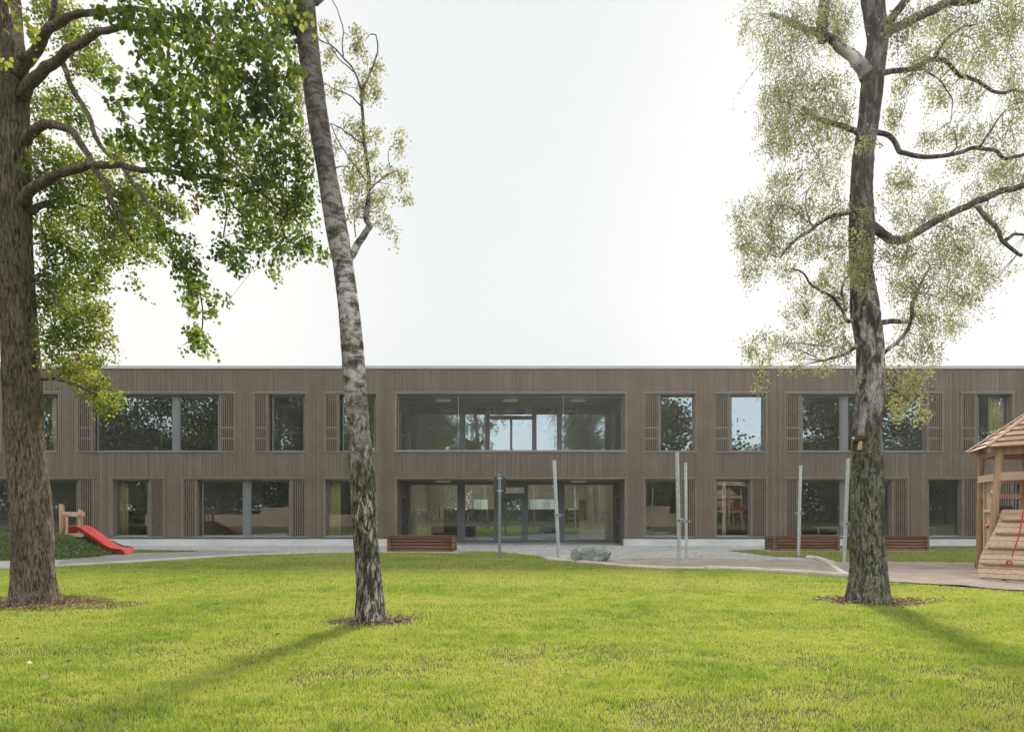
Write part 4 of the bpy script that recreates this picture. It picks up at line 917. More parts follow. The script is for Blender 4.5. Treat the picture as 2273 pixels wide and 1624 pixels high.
quadprism(None, MOSS, 'roof', [(nx0-.005,nz1-.085),(nx1+.01,nz1-.04),(nx1+.01,nz1),(nx0+.03,nz1+.002)], (yA-.035, yB_+.03), nb)
mb = MB(); mb.tube([(nx0-.025, (yA+yB_)/2, nz1-.055), (nx0+.045, (yA+yB_)/2, nz1-.045)], .036, 16); ent = mb.build('entrance_tube', RUNG, nb)
mb = MB(); mb.tube([(nx0-.027, (yA+yB_)/2, nz1-.055), (nx0-.02, (yA+yB_)/2, nz1-.055)], .02, 14); mb.build('entrance_hole', BLACK, ent)
# ------------------------------------------------------------------ posts of the play area
def pole(name, px0, py0, px1, py1, wpx, label, clamp=None, group='galvanised sail posts', mirror=1, hook=True):
    gx, gy = G(px0, py0); Yt = gy; b = Vector((gx, gy, -.1)); t = P(px1, py1, Yt); r = wpx/2*gy/FPX
    o = empty(name, (gx, gy, 0), label, 'post', group)
    m = MB(); m.tube([b, t], r, 20); m.build('tube', STEELG if name == 'sign_post' else STEEL, o)
    m = MB(); m.tube([t, t+Vector((0,0,.012))], r*1.08, 20); m.build('end_cap', STEELD if name == 'sign_post' else CAPM, o)
    if clamp:
        c = b.lerp(t, (P(px0, clamp, gy).z+.1)/(t.z+.1))
        m = MB()
        for dz in (-.03, .03): m.tube([c+Vector((0,0,dz-.012)), c+Vector((0,0,dz+.012))], r*1.22, 16)
        m.tube([c+Vector((0,-r*1.3,0)), c+Vector((0,-r*1.75,0))], .028, 10, mi=1)
        cl = m.build('clamp', [STEEL, STEELD], o)
        for sg in ((1,-1) if hook else (mirror,)):
            m = MB(); x0 = r*1.2*sg
            ring = [c+Vector((x0+sg*(.05+.042*math.cos(a)), 0, .036*math.sin(a))) for a in np.linspace(math.pi, -math.pi, 13)]
            m.tube(ring, .007, 6); m.build('shackle', STEEL, cl)
    return o
pole('sail_post', 1240.5, 1240.5, 1230, 1022, 8.0, 'slanted galvanised post left of the boulder, clamp at half height', 1143, hook=False, mirror=1)
pole('sail_post', 1508, 1263, 1503, 1003, 8.2, 'tallest galvanised post at the front edge of the sand, behind the border log', 1154, hook=False)
pole('sail_post', 1523.5, 1239.5, 1521.5, 1027, 6.6, 'thin galvanised post standing on the paving just right of the tallest post', 1156, hook=False)
pole('sail_post', 1772, 1233, 1777, 1033, 6.6, 'galvanised post with two shackles in front of the right timber planter', 1139)
pole('sail_post', 1872.5, 1266, 1882.5, 1017, 8.0, 'galvanised post leaning against the left side of the lichen covered birch trunk', 1162)
sg = pole('sign_post', 1109, 1240.5, 1109, 1049, 6.6, 'straight steel post in the lawn carrying a dark sign seen from behind', None, None)
gx, gy = G(1109, 1240.5); z0, z1 = P(0,1094,gy).z, P(0,1058,gy).z; xw = 14*gy/FPX; ys = gy+.075
m = MB(); m.box(gx-xw+.03, gx+xw-.03, ys, ys+.01, z0, z1); m.box(gx-xw, gx-xw+.03, ys, ys+.01, z0+.03, z1-.03); m.box(gx+xw-.03, gx+xw, ys, ys+.01, z0+.03, z1-.03); m.build('sign_plate', SIGNB, sg)
for pz in (1061, 1089):
    zc = P(0, pz, gy).z; m = MB(); m.tube([(gx, gy, zc-.02), (gx, gy, zc+.02)], .068, 16); m.box(gx-.09, gx+.09, gy+.058, gy+.074, zc-.018, zc+.018); m.build('clamp', STEEL, sg)
for n_, (px, py) in enumerate(((1109,1241),(1300,1250))):
    if n_: break
    gx, gy = G(px, py); mb = MB(); mb.poly([(gx+.62*math.cos(a)*(1+.2*mnoise.noise(Vector((math.cos(a)*2,math.sin(a)*2,0)))), gy+.45*math.sin(a)) for a in np.linspace(0, 6.1, 26)], .007)
    tag(mb.build('soil_patch', SAND), 'bare sandy patch round the foot of the sign post', 'soil', kind='structure')
# ------------------------------------------------------------------ boulder
def boulder():
    import bmesh
    gx0, gy0 = G(1272, 1250); gx1, _ = G(1359, 1250); w = gx1-gx0; h = .50; cx = (gx0+gx1)/2; cy = gy0+.5
    bm = bmesh.new(); bmesh.ops.create_icosphere(bm, subdivisions=6, radius=1)
    planes = [(Vector((-.9,-.35,.1)).normalized(), .86), (Vector((.08,-.25,1)).normalized(), .80), (Vector((.75,-.2,.72)).normalized(), .84), (Vector((.2,-1,.12)).normalized(), .76), (Vector((.98,-.3,-.1)).normalized(), .93), (Vector((-.5,-.6,.75)).normalized(), .90), (Vector((-.2,.9,.5)).normalized(), .8), (Vector((.4,-.75,.6)).normalized(), .88)]
    for v in bm.verts:
        p = v.co.copy()
        for nrm, d in planes:
            e = p.dot(nrm)-d
            if e > 0: p -= nrm*e*.93
        s = mnoise.fractal(p*2.2, .9, 2.1, 5); s2 = abs(mnoise.noise(p*Vector((1.2,1.2,4.5))*1.3))
        p *= 1 + .055*s - .05*s2
        v.co = (cx+p.x*w/2*1.07+.06*p.z, cy+p.y*.52, .14+(p.z+.25)*h*.66)
    me = bpy.data.meshes.new('boulder'); bm.to_mesh(me); bm.free(); me.materials.append(STONE)
    o = bpy.data.objects.new('boulder', me); C.objects.link(o); return tag(o, 'large grey green boulder lying at the edge of the sand', 'boulder')
boulder()
def log(pts, r0, r1, label, lift=.5, group='bleached logs edging the sand', zs=None):
    V = [Vector((*G(*p), 0)) for p in pts]; k = len(V)
    for i, v in enumerate(V): v.z = lift*(r0+(r1-r0)*i/(k-1)) + (zs[i] if zs else 0)
    c = curve(V, 6) if k > 2 else [V[0].lerp(V[1], t/8) for t in range(9)]; m = len(c)
    mb = MB(); mb.tube(c, [(r0+(r1-r0)*i/(m-1))*(1+.08*mnoise.noise(Vector((i*.7,0,0)))) for i in range(m)], 14, True, jit=.12)
    o = mb.build('border_log', BLEACH, None, True); return tag(o, label, 'log', group)
log([(1217,1243.5),(1262,1247),(1315,1251.5),(1375,1257),(1433,1261),(1512,1263.5),(1578,1263.2)], .065, .055, 'long thin bleached log along the lawn, running below the boulder')
log([(1566,1263.5),(1620,1265.5),(1670,1268),(1795,1276.5),(1880,1283.5)], .07, .085, 'bleached log along the lawn ending at the lichen covered birch')
log([(1243,1243),(1268,1242),(1285,1244)], .085, .075, 'short pale log lying against the left end of the boulder')
log([(1792,1240),(1815,1242.5),(1836,1252),(1862,1270),(1884,1281)], .085, .065, 'forked bleached log lying across the sand beside the birch')
log([(1815,1243),(1835,1247),(1852,1253)], .075, .065, 'short side arm log beside the fork in the sand')
log([(-20,1207),(18,1206),(45,1208)], .16, .14, 'grey log on the mound left of the linden trunk', .5, None, (.34,.36,.36))
log([(-20,1216),(8,1219),(20,1224)], .14, .12, 'lower grey log on the mound at the left edge', .5, None, (.10,.05,.0))
# ------------------------------------------------------------------ timber planters
def planter(x0, x1, y0, dep, h, label, n=5):
    o = empty('planter_box', ((x0+x1)/2, y0+dep/2, 0), label, 'planter', 'dark timber planters'); r = h/n/2
    for i in range(n):
        z = r+2*r*i
        m = MB(); m.tube([(x0+.02, y0+r, z), ((x0+x1)/2, y0+r+.004, z), (x1-.02, y0+r, z)], r*.99, 14, True, random.random(), .05); m.build('log', PLANTW, o, True)
        for xx, nm in ((x0, 1), (x1, -1)):
            m = MB(); m.tube([(xx+nm*r, y0-.01, z+(.0)), (xx+nm*r, y0+dep, z)], r*.985, 12, True, random.random(), .05); m.build('log', PLANTW, o, True)
        m = MB(); m.tube([(x0+.02, y0+dep-r, z), (x1-.02, y0+dep-r, z)], r*.99, 10, True, random.random()); m.build('log', PLANTW, o, True)
    for xx in (x0-.028, x1-.055):
        m = MB(); m.box(xx, xx+.075, y0-.022, y0+.02, 0, h+.01, .9); m.build('corner_post', PLANTW, o)
    m = MB(); m.box(x0-.01, x1+.01, y0-.02, y0+.14, h+.012, h+.035, .3); m.build('top_rail', PLANTW, o)
    m = MB(); m.box(x0+2*r, x1-2*r, y0+2*r, y0+dep-2*r, .05, h-.07); m.build('soil_fill', SOIL, o); return o
planter(-4.66, -2.17, 25.6, 1.35, .585, 'long dark log planter standing left of the entrance behind the lawn')
planter(9.98, 12.47, 26.0, 1.0, .56, 'dark log planter in front of the facade, left of the lichen covered birch')
planter((1905-CX)*26/FPX, (2061-CX)*26/FPX, 26.0, 1.0, .56, 'dark log planter in front of the facade, right of the lichen covered birch')
for x0, x1, y in ((-4.95,-1.95,25.45), (9.7,12.7,25.86), (13.0,16.1,25.86)):
    mb = MB(); mb.box(x0, x1, y, y+1.6, -.05, .022); tag(mb.build('kerb_slab', KERBM), 'flat pale slab under a planter', 'slab', kind='structure')
# ------------------------------------------------------------------ mound with the small red slide
def sm(a, b, x): t = np.clip((x-a)/(b-a), 0, 1); return t*t*(3-2*t)
def moundz(x, y):
    side = 1-sm(-16.1, -13.7-.25*(y-24), x); front = sm(20.4+.35*(x+17)*.6, 24.0, y); back = 1-sm(25.8, 27.6, y); left = sm(-30, -25, x)
    return .62*side*front*back*left*(1+.18*(vnoise(x*.8+50, y*.8+50, 31)-.5)) - .03
xs = np.arange(-30, -12.4, .12); ys = np.arange(19.6, 28, .12); XX, YY = np.meshgrid(xs, ys, indexing='ij'); ZZ = moundz(XX, YY)
idm = np.arange(XX.size).reshape(XX.shape); cell = (np.maximum(np.maximum(ZZ[:-1,:-1], ZZ[1:,:-1]), np.maximum(ZZ[1:,1:], ZZ[:-1,1:])) > .012)
a, b, c, d = idm[:-1,:-1][cell], idm[1:,:-1][cell], idm[1:,1:][cell], idm[:-1,1:][cell]
mo = np_mesh('mound', np.stack([XX.ravel(), YY.ravel(), ZZ.ravel()], 1), len(a), 4, LAWN, np.full(len(a), .5), None, np.stack([a,b,c,d],1).ravel())
mo.data.polygons.foreach_set('use_smooth', np.ones(len(a), dtype=bool)); tag(mo, 'low grassy mound under the small slide', 'mound', kind='structure')
n0 = 60000; p = np.stack([-22+RNG.random(n0)*9, 20+RNG.random(n0)*8], 1); z = moundz(p[:,0], p[:,1]); k = z > .02; p, z = p[k], z[k]
cov = vnoise(p[:,0]*2.2+9, p[:,1]*2.2+9, 33); k = RNG.random(len(p)) < .35+.65*cov; p, z = p[k], z[k]; n = len(p)
V0 = np.stack([p[:,0], p[:,1], z+.01+.07*RNG.random(n)], 1); gcT = Tree.__new__(Tree); gcT.lv = []; gcT.lt = []
gcT.leaves(V0, .04+.04*RNG.random(n), np.array([0,-.3,.25])+RNG.normal(0,.7,(n,3)), np.clip(.5+RNG.normal(0,.25,n),0,1), .45)
V = np.concatenate(gcT.lv); kk = np.arange(n)*6
tag(np_mesh('ground_cover', V, 2*n, 4, GCOVER, np.concatenate(gcT.lt), None, np.stack([kk,kk+1,kk+2,kk+3,kk,kk+3,kk+4,kk+5],1).ravel()), 'low leafy ground cover over the mound', 'ground cover', kind='stuff')
n0 = 30000; p = np.stack([-22+RNG.random(n0)*9, 20+RNG.random(n0)*6], 1); z = moundz(p[:,0], p[:,1]); k = (z > .02) & (vnoise(p[:,0]*1.6, p[:,1]*1.6, 34) > .35); p, z = p[k], z[k]; n = len(p)
blades('mound_turf', np.concatenate([p, z[:,None]], 1), .05+.07*RNG.random(n), np.full(n, .012), np.clip(.22+RNG.normal(0,.16,n),0,.8), 'dark green grass between the ground cover of the mound')
# blades and leaves on the right foot of the mound
n0 = 9000; p = np.stack([-14.4+RNG.random(n0)*2.6, 24.6+RNG.random(n0)*1.8], 1); k = np.abs(p[:,1]-25.6-.02*(p[:,0]+14)) < .75*(1-(p[:,0]+14.4)/2.7); p = p[k]; n = len(p)
blades('mound_grass', p, .04+.05*RNG.random(n), np.full(n,.013), np.clip(.3+RNG.normal(0,.2,n),0,1), 'tongue of grass running out from the mound beside the slide')
SY = 24.75
def S(px, py, dy=0.): return P(px, py, SY+dy)
sl_ = empty('toddler_slide', S(150, 1195), 'small red slide with a peeled timber platform on the grassy mound', 'slide')
k = SY/FPX
def spost(px, pt, pb, w, dy, nm='post'):
    m = MB(); a, b = S(px, pb+6, dy), S(px-1, pt, dy); m.tube([a, a.lerp(b,.5)+Vector((.01,0,0)), b.lerp(a,.03), b], [w*.55*k, w*.5*k, w*.48*k, w*.40*k], 16, True, .5, .06); return m.build(nm, POSTW, sl_, True)
spost(137, 1118.5, 1197, 9.5, -.25); spost(179, 1130.5, 1196, 9, -.05); spost(140, 1121, 1194, 8.5, .75); spost(181, 1132, 1193, 8.5, .85)
m = MB(); m.bar(S(139,1138.6,-.36), S(188.5,1139.4,-.16), .045, 7.2*k, tone=.7); m.build('cross_bar', PALE, sl_)
for px in (145, 184): m = MB(); v = S(px, 1138.8, -.385 if px < 160 else -.19); m.tube([v, v+Vector((0,-.02,0))], .022, 10); m.build('bolt', STEEL, sl_)
m = MB(); m.bar(S(139,1142,.8), S(188,1143,.9), .045, 6.5*k, tone=.6); m.build('cross_bar', PALE, sl_)
for px, dy in ((148.8, -.28), (176, -.12)): m = MB(); m.bar(S(px,1187,dy), S(px,1138,dy), 4.6*k, .04, (0,1,0), .8); m.build('baluster', PALE, sl_)
for px, dy in ((178.5,-.10),): pass
m = MB()
for i in range(5): m.obox(S(121, 1189.5, -.2+i*.21), (64*k,.0,0), (0,.19,0), (0,0,.055), random.random())
m.obox(S(121, 1191, -.24), (64*k,0,0), (0,.03,0), (0,0,.13), .7); m.build('platform', PALE, sl_)
# chute: trough cross-section swept from hood to foot
def chute(path, width, rise, name, parent, cross=(0,1,0)):
    """path: Vectors of the near rim's bed line; trough with two raised rolled rims"""
    cr = Vector(cross).normalized(); c = curve(path, 8); m = MB(); prof = []
    for u in np.linspace(0, 1, 17):
        e = abs(u-.5)*2; zz = rise*max(0, (e-.55)/.45)**1.6 if e > .55 else 0
        prof.append((u*width, zz))
    prof = [(-.03, rise*.80), (-.035, rise*.93), (-.012, rise*1.02)] + prof[0:] + [(width+.012, rise*1.02), (width+.035, rise*.93), (width+.03, rise*.80)]
    inner = prof; outer = [(p_, z_-.022) for p_, z_ in prof[3:-3]][::-1]; loop = inner+outer; L = len(loop)
    for i, v in enumerate(c):
        T = (c[min(i+1,len(c)-1)]-c[max(i-1,0)]).normalized(); up = cr.cross(T)*-1
        if up.z < 0: up = -up
        for a_, z_ in loop: m.v.append(tuple(v+cr*a_+up*z_))
    for i in range(len(c)-1):
        for j in range(L): m.f.append([i*L+j, i*L+(j+1)%L, (i+1)*L+(j+1)%L, (i+1)*L+j]); m.t.append(.5); m.m.append(0)
    for e in (0, len(c)-1): m.f.append([e*L+j for j in range(L)]); m.t.append(.5); m.m.append(0)
    o = m.build(name, RED, parent, True)
    return o
chute([S(150,1183,-.25), S(163,1177,-.27), S(175,1179,-.3), S(205,1199,-.42), S(232,1218.5,-.52), S(250,1225.5,-.6), S(266,1227.5,-.66), S(272,1231.5,-.68)], .52, .17, 'chute', sl_, (.10,1,0))
# ------------------------------------------------------------------ play tower on the right
TC = Vector((13.1, 16.45, 0))
tw = empty('play_tower', TC, 'timber play tower with hexagonal slatted roof and plank climbing ramp at the right edge', 'play tower')
def hexp(deg, r, z): return Vector((TC.x+r*math.cos(R(deg)), TC.y+r*math.sin(R(deg)), z))
posts = [((12.42,18.2),(12.2,17.7),.083), ((11.44,16.25),(11.56,16.2),.088), ((12.50,14.9),(12.56,15.05),.085), ((14.15,15.1),(14.05,15.28),.085), ((14.75,16.7),(14.6,16.7),.085), ((13.50,18.05),(13.42,17.9),.085)]
for i, ((bx_, by), (tx, ty), r) in enumerate(posts):
    pts = []
    for t in np.linspace(0, 1, 12):
        pts.append(Vector((bx_+(tx-bx_)*t+.035*math.sin(t*5+i*2), by+(ty-by)*t+.02*math.sin(t*4+i), -.1+3.2*t)))
    m = MB(); m.tube(curve(pts, 3), [r*(1.08-.18*(q_/33)+.07*math.sin(q_*.45+i)) for q_ in range(34)], 18, True, random.random(), .05); m.build('post', POSTW, tw, True)
EA = [126,189,249,309,9,69]; RR, ZE, ZA = 1.85, 3.03, 4.30; apex = Vector((TC.x, TC.y, ZA))
for i in range(6):
    A, B = hexp(EA[i], RR, ZE), hexp(EA[(i+1)%6], RR, ZE); N = (B-A).cross(apex-A).normalized()
    if N.z < 0: N = -N
    m = MB(); rows = 9
    for k_ in range(rows):
        t0, t1 = k_/rows*.96, min(.97, (k_+1.18)/rows*.96); a0, b0, a1, b1 = A.lerp(apex,t0), B.lerp(apex,t0), A.lerp(apex,t1), B.lerp(apex,t1)
        lo, th = N*.048, N*.026; base = len(m.v)
        for v in (a0+lo, b0+lo, b1, a1, a0+lo+th, b0+lo+th, b1+th, a1+th): m.v.append(tuple(v))
        tn_ = random.random()
        for f in ((0,1,5,4),(1,2,6,5),(2,3,7,6),(3,0,4,7),(4,5,6,7),(3,2,1,0)): m.f.append([base+j for j in f]); m.t.append(tn_); m.m.append(0)
    m.build('roof', PALE, tw)
    m = MB(); m.bar(A+N*.10, apex+Vector((0,0,.09)), .085, .028, N, .8); m.bar(A-N*.06, apex-N*.06, .07, .10, N, .4); m.build('roof_ridge', PALE, tw)
    A2, B2 = hexp(EA[i], RR*.86, ZE-.06), hexp(EA[(i+1)%6], RR*.86, ZE-.06); m = MB(); m.bar(A2, B2, .05, .14, tone=.5); m.build('eave_beam', POSTW, tw)
pt = [Vector((p_[1][0], p_[1][1], 0)) for p_ in posts]
def rail(i, j, z, h, name='rail', off=.11, tone=.7):
    a, b = pt[i].copy(), pt[j].copy(); n_ = Vector((TC.x-(a.x+b.x)/2, TC.y-(a.y+b.y)/2, 0)).normalized(); a -= n_*off*.6; b -= n_*off*.6; a.z = b.z = z
    m = MB(); e = (b-a).normalized()*.06; m.bar(a-e, b+e, .05, h, tone=tone); return m.build(name, PALE, tw)
rail(0, 1, 2.37, .17); rail(1, 2, 2.38, .19); rail(2, 3, 2.38, .19); rail(3, 4, 2.38, .19); rail(4, 5, 2.38, .19); rail(5, 0, 2.38, .19)
rail(2, 3, 1.95, .12); rail(5, 0, 1.95, .12)
# platform
m = MB(); m.poly([hexp(d_, 1.5, 1.50) for d_ in EA]); m.poly([hexp(d_, 1.5, 1.44) for d_ in EA][::-1])
for i in range(6):
    a, b = hexp(EA[i],1.5,1.5), hexp(EA[(i+1)%6],1.5,1.5); m.f.append([len(m.v)+j for j in range(4)]); m.v += [tuple(a), tuple(b), tuple(b-Vector((0,0,.06))), tuple(a-Vector((0,0,.06)))]; m.t.append(.5); m.m.append(0)
m.build('platform', PALE, tw)
# board wall between the left post and the front post
a, b = Vector((12.20,17.55,0)), Vector((11.66,16.38,0)); e = b-a; L = e.length; u = e.normalized(); nn = Vector((u.y,-u.x,0)); nn = nn if nn.x < 0 else -nn
m = MB(); nbd = 9
for i in range(nbd):
    p0 = a+u*(L*i/nbd+.006); hi_, lo_ = (2.36, .55) if i < 2 else (2.30, .62)
    m.obox(p0+Vector((0,0,lo_)), u*(L/nbd-.012), nn*.03, (0,0,hi_-lo_), random.uniform(.3,1))
wl = m.build('board_wall', PALE, tw)
m = MB(); m.obox(a+nn*.031+Vector((0,0,.35)), u*.10, nn*.04, (0,0,2.02), .9); m.obox(a+nn*.031+u*.1+Vector((0,0,1.53)), u*(L-.1), nn*.05, (0,0,.06), .9); m.build('cleat', PALE, wl)
pc = a+u*.74*L+nn*.034+Vector((0,0,1.90)); m = MB()
ring = [pc+nn*.012+(u*math.cos(t_)+Vector((0,0,1))*math.sin(t_))*.125 for t_ in np.linspace(0, 2*math.pi, 25)]; m.tube(ring, .028, 8, False); po = m.build('porthole', STEEL, wl, True)
m = MB(); m.tube([pc, pc+nn*.006], .105, 22); m.build('window_disc', plain('dark_acrylic', (0.09,0.10,0.10), .15, .5), po)
HOR = plain('orange_hold', (0.55,0.13,0.04), .5); HPU = plain('violet_hold', (0.17,0.15,0.36), .5)
for f_, z_, mt in ((.34, 1.17, HOR), (.78, 1.26, HPU)):
    p0 = a+u*f_*L+nn*.03+Vector((0,0,z_)); m = MB(); m.tube([p0, p0+nn*.035, p0+nn*.075+Vector((0,0,.012))], [.045,.048,.026], 9, True, .5, .35); m.build('climbing_hold', mt, wl, True)
# plank ramp with rungs and rope
U = Vector((.80,-.60,0)); Nn = Vector((.60,.80,0)); T0 = Vector((11.57,16.03,1.58)); B0 = Vector((10.44,15.25,.06))
wt = 1.25; slope = (T0-B0); run = slope-U*slope.dot(U); nrm = U.cross(run).normalized(); nrm = nrm if nrm.y < 0 else -nrm
def lx(t): return [(0,.0),(.09,-.03),(.22,-.02),(.30,.0),(.42,.07),(.55,.16),(.68,.245),(.78,.30),(.88,.345),(.95,.36),(1,.40)], t
def left(t):
    ks = lx(t)[0]; return float(np.interp(t, [k_[0] for k_ in ks], [k_[1] for k_ in ks]))
m = MB(); NP = 15
for i in range(NP):
    t0, t1 = i/NP, (i+.91)/NP; a0, a1 = B0+run*t0+U*left(t0), B0+run*t1+U*left(t1); r0, r1 = B0+run*t0+U*(1.75+.35*(1-t0)*.6-.1*t0), B0+run*t1+U*(1.75+.35*(1-t1)*.6-.1*t1)
    base = len(m.v); th = nrm*.04
    for v in (a0, r0, r1, a1, a0+th, r0+th, r1+th, a1+th): m.v.append(tuple(v))
    tn_ = random.random()
    for f in ((0,1,5,4),(1,2,6,5),(2,3,7,6),(3,0,4,7),(4,5,6,7),(3,2,1,0)): m.f.append([base+j for j in f]); m.t.append(tn_); m.m.append(0)
rp = m.build('climbing_ramp', PALE, tw)
for o_ in (.45, 1.55):
    m = MB(); m.bar(B0+U*o_+run*.01-nrm*.04, B0+U*o_+run*.98-nrm*.04, .09, .07, nrm, .3); m.build('ramp_beam', POSTW, rp)
for t in (.19, .42, .63, .83):
    a_ = B0+run*t+U*(left(t)+.07)+nrm*.075; b_ = B0+run*t+U*1.7+nrm*.075; m = MB()
    m.tube([a_, a_+U*.03, a_.lerp(b_,.5)+Vector((0,0,.008)), b_-U*.03, b_], [.034,.047,.05,.047,.036], 14, True, random.random(), .05); m.build('rung', RUNG, rp, True)
rp0 = [P(2273,1134,15.75), P(2269,1150,15.55), P(2264,1178,15.36), P(2258,1200,15.2), P(2250,1222,15.08), P(2245.5,1238,15.0)]
m = MB(); m.tube(curve([P(2300,1128,16.1)]+rp0, 6), .013, 8); ro = m.build('climbing_rope', ROPE, tw, True)
v = rp0[-1]; m = MB(); m.tube([v+Vector((.008,0,.02)), v+Vector((-.012,0,-.045))], .026, 10); m.build('rope_ferrule', STEEL, ro)
cc = v+Vector((-.055,0,-.10)); m = MB(); m.tube([cc+Vector((.052*math.cos(t_), 0, .042*math.sin(t_))) for t_ in np.linspace(0, 2*math.pi, 19)], .017, 8, False); m.build('rope_loop', ROPE, ro, True)
m = MB(); m.tube([cc+Vector((.03*math.cos(t_), -.004, .024*math.sin(t_))) for t_ in np.linspace(0, 2*math.pi, 15)], .010, 6, False); m.build('thimble', STEEL, ro, True)
m = MB(); v = P(2231.5,1132,16.35); m.tube([v, v+Vector((0,0,.085)), v+Vector((0,0,.10))], [.175,.15,.12], 16); m.build('rubber_cap', BLACK, tw)
def net():
    m = MB()
    for i in range(5): m.tube([Vector((11.75+i*.05,17.2+i*.14,1.5)), Vector((11.75+i*.05,17.2+i*.14,2.3))], .006, 5)
    return m
# big red slide on the far side of the tower, seen mirrored in the windows
chute([Vector((14.4,16.3,1.55)), Vector((14.9,16.3,1.52)), Vector((15.4,16.3,1.20)), Vector((16.4,16.3,.45)), Vector((16.9,16.3,.26)), Vector((17.4,16.3,.22))], .55, .2, 'chute', tw)
# ------------------------------------------------------------------ what lies behind the camera (mirrored in the panes)
t2 = copy_tree(tw); t2.location = TC + Vector((7.4, -24.6, 0)); tag(t2, 'timber play tower with a red slide, mirrored in a lower window right of the entrance', 'play tower')
RW = empty('retaining_wall', (-3, -3, 0), 'pale stepped garden wall behind the viewer, mirrored in the lower windows', 'wall')
mb = MB(); cp = MB()
for x0, x1, h in ((-34,-23.3,1.06),(-23.3,-19.9,1.70),(-19.9,-13.4,1.06),(12.0,14.6,1.84),(14.6,16.4,1.15)):
    mb.box(x0, x1-.004, -3.4, -3, -.1, h); cp.box(x0-.02, x1+.016, -3.43, -2.96, h+.003, h+.05)
mb.build('wall_panel', RENDER, RW); cp.build('wall_coping', CONC, RW)
def far_tree(name, seed, h, wd, n, size, lab):
    r = np.random.default_rng(seed); t = empty(name, (0,0,0), lab, 'tree', 'trees behind the lawn mirrored in the windows')
    m = MB(); m.tube([Vector((0,0,-.1)), Vector((.1,0,h*.3)), Vector((0,.1,h*.6)), Vector((.1,0,h*.9))], [.34*h/14,.27*h/14,.16*h/14,.04], 12, True, .5, .1)
    for i in range(9):
        a_ = r.random()*6.28; z_ = h*(.22+.06*i); q_ = wd*(.75-.05*i); m.tube(curve([Vector((0,0,z_)), Vector((math.cos(a_)*q_*.5, math.sin(a_)*q_*.5, z_+.14*h)), Vector((math.cos(a_)*q_, math.sin(a_)*q_, z_+.2*h))], 4), [.10*(1-.85*j/8) for j in range(9)], 7, False)
    m.build('trunk', FARBARK, t, True); g = Tree.__new__(Tree); g.lv = []; g.lt = []
    for k_ in range(46):
        z_ = r.random(); prof_ = math.sin(math.pi*(.12+.80*z_))**.7; a_ = r.random()*6.28; q_ = wd*prof_*math.sqrt(r.random()); c_ = np.array([math.cos(a_)*q_, math.sin(a_)*q_, h*(.16+.82*z_)]); s_ = wd*(.16+.20*r.random())
        pts_ = c_ + r.normal(0, 1, (n//46, 3))*np.array([s_, s_, s_*.55]); g.leaves(pts_, size*(.6+.8*r.random(len(pts_))), np.array([0,0,-.5])+r.normal(0,.7,(len(pts_),3)), np.clip(.45+r.normal(0,.12)+r.normal(0,.18,len(pts_)),0,1))
    V_ = np.concatenate(g.lv); n_ = len(V_)//6; k_ = np.arange(n_)*6
    np_mesh('crown', V_, 2*n_, 4, FARL, np.concatenate(g.lt), t, np.stack([k_,k_+1,k_+2,k_+3,k_,k_+3,k_+4,k_+5],1).ravel()); return t
protos = [far_tree('far_tree', 1, 17, 5.2, 24000, .24, ''), far_tree('far_tree', 2, 15, 4.6, 20000, .22, ''), far_tree('far_tree', 3, 7, 3.4, 14000, .15, '')]
spots = [(-52,-19,0,1.05),(-45,-15,1,1.1),(-38.5,-18,0,1.1),(-32,-15,1,1.05),(-27,-19,0,1.0),(-21.5,-16,1,.95),(-16,-20,0,.9),(-10.5,-20,1,.95),(-3,-26,2,.85),(4,-27,2,.8),(-37,-12.5,2,.8),(-18,-13.5,2,.7),(9.5,-20,1,.92),(18,-16,2,1.95),(25,-20,2,1.2),(30,-20,2,1.2),(36,-16,1,1.05),(42,-19,0,1.0),(48,-15,1,1.0),(54,-19,0,1.0),(61,-16,1,1.0),(-60,-17,1,1.0)]
words = ['tall dense tree', 'broad full tree', 'low bushy tree']
used = set()
for i, (x_, y_, k_, s_) in enumerate(spots):
    o = protos[k_] if k_ not in used else copy_tree(protos[k_]); used.add(k_)
    o.location = (x_, y_, 0); o.scale = (s_, s_, s_); o.rotation_euler.z = i*1.7
    tag(o, words[k_]+' behind the lawn, seen only as a reflection in the window panes', 'tree')

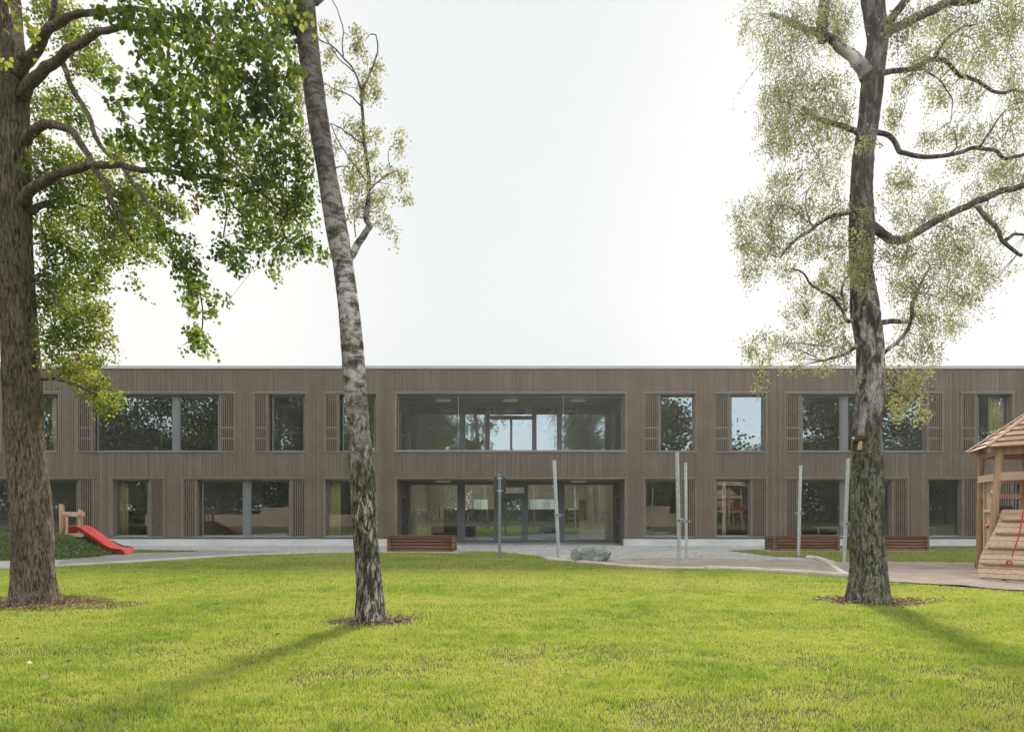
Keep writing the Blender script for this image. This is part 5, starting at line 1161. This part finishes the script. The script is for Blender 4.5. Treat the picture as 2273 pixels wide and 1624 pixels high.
# the wood far behind, one mass
n_ = 150000; wp = np.stack([RNG.random(n_)*170-85, -27-RNG.random(n_)*9, np.zeros(n_)], 1); top = 5.5+4.5*vnoise(wp[:,0]*.16+40, wp[:,1]*.2+40, 51)+1.5*vnoise(wp[:,0]*.6+40, wp[:,1]*.5+40, 52)
wp[:,2] = top*RNG.random(n_)**.8; gw = Tree.__new__(Tree); gw.lv = []; gw.lt = []
gw.leaves(wp, .19+.20*RNG.random(n_), np.array([0,0,-.4])+RNG.normal(0,.7,(n_,3)), np.clip(.35+RNG.normal(0,.2,n_),0,1)); V = np.concatenate(gw.lv); k_ = np.arange(n_)*6
tag(np_mesh('woodland', V, 2*n_, 4, FARL, np.concatenate(gw.lt), None, np.stack([k_,k_+1,k_+2,k_+3,k_,k_+3,k_+4,k_+5],1).ravel()), 'dark wood far behind the lawn, mirrored in the windows', 'wood', kind='stuff')

# a neighbouring house far beyond the hall, glimpsed through its back windows
nh = empty('neighbour_house', (-1, 64, 0), 'pale house with a brick red end glimpsed through the entrance hall windows', 'house')
m = MB(); m.box(-9, 12, 62, 66, -.1, 6); m.build('wall', plain('pale_render', (0.50,0.50,0.48), .9), nh)
m = MB(); m.box(.36, .80, 61.9, 61.99, -.1, 6); m.build('brick_end', plain('brick_red', (0.36,0.11,0.07), .9), nh)
for x_ in np.arange(-8.4, 12, 1.25):
    if not -.4 < x_ < 1.2: m = MB(); yy_ = 61.97; m.box(x_, x_+.6, yy_, yy_+.02, .5, 2.6); m.build('window', plain('greenish_pane', (0.30,0.36,0.33), .3, .5) if x_ < -8 else bpy.data.materials['greenish_pane'], nh)

# ------------------------------------------------------------------ haze volume added for the veiling glare of the backlight
hz_ = MB(); hz_.box(-95, 95, -60, 75, -1.0, 24)
hm = bpy.data.materials.new('glare_haze'); hm.use_nodes = True; hn = hm.node_tree; hn.nodes.clear()
hv = hn.nodes.new('ShaderNodeVolumePrincipled'); ho = hn.nodes.new('ShaderNodeOutputMaterial'); hn.links.new(hv.outputs[0], ho.inputs['Volume'])
hv.inputs['Color'].default_value = (0.95, 0.95, 0.93, 1); hv.inputs['Density'].default_value = 0.0007; hv.inputs['Anisotropy'].default_value = 0.6
tag(hz_.build('haze', hm), 'thin bright haze volume added to imitate veiling glare', 'haze', kind='stuff')
sc.cycles.volume_bounces = 0
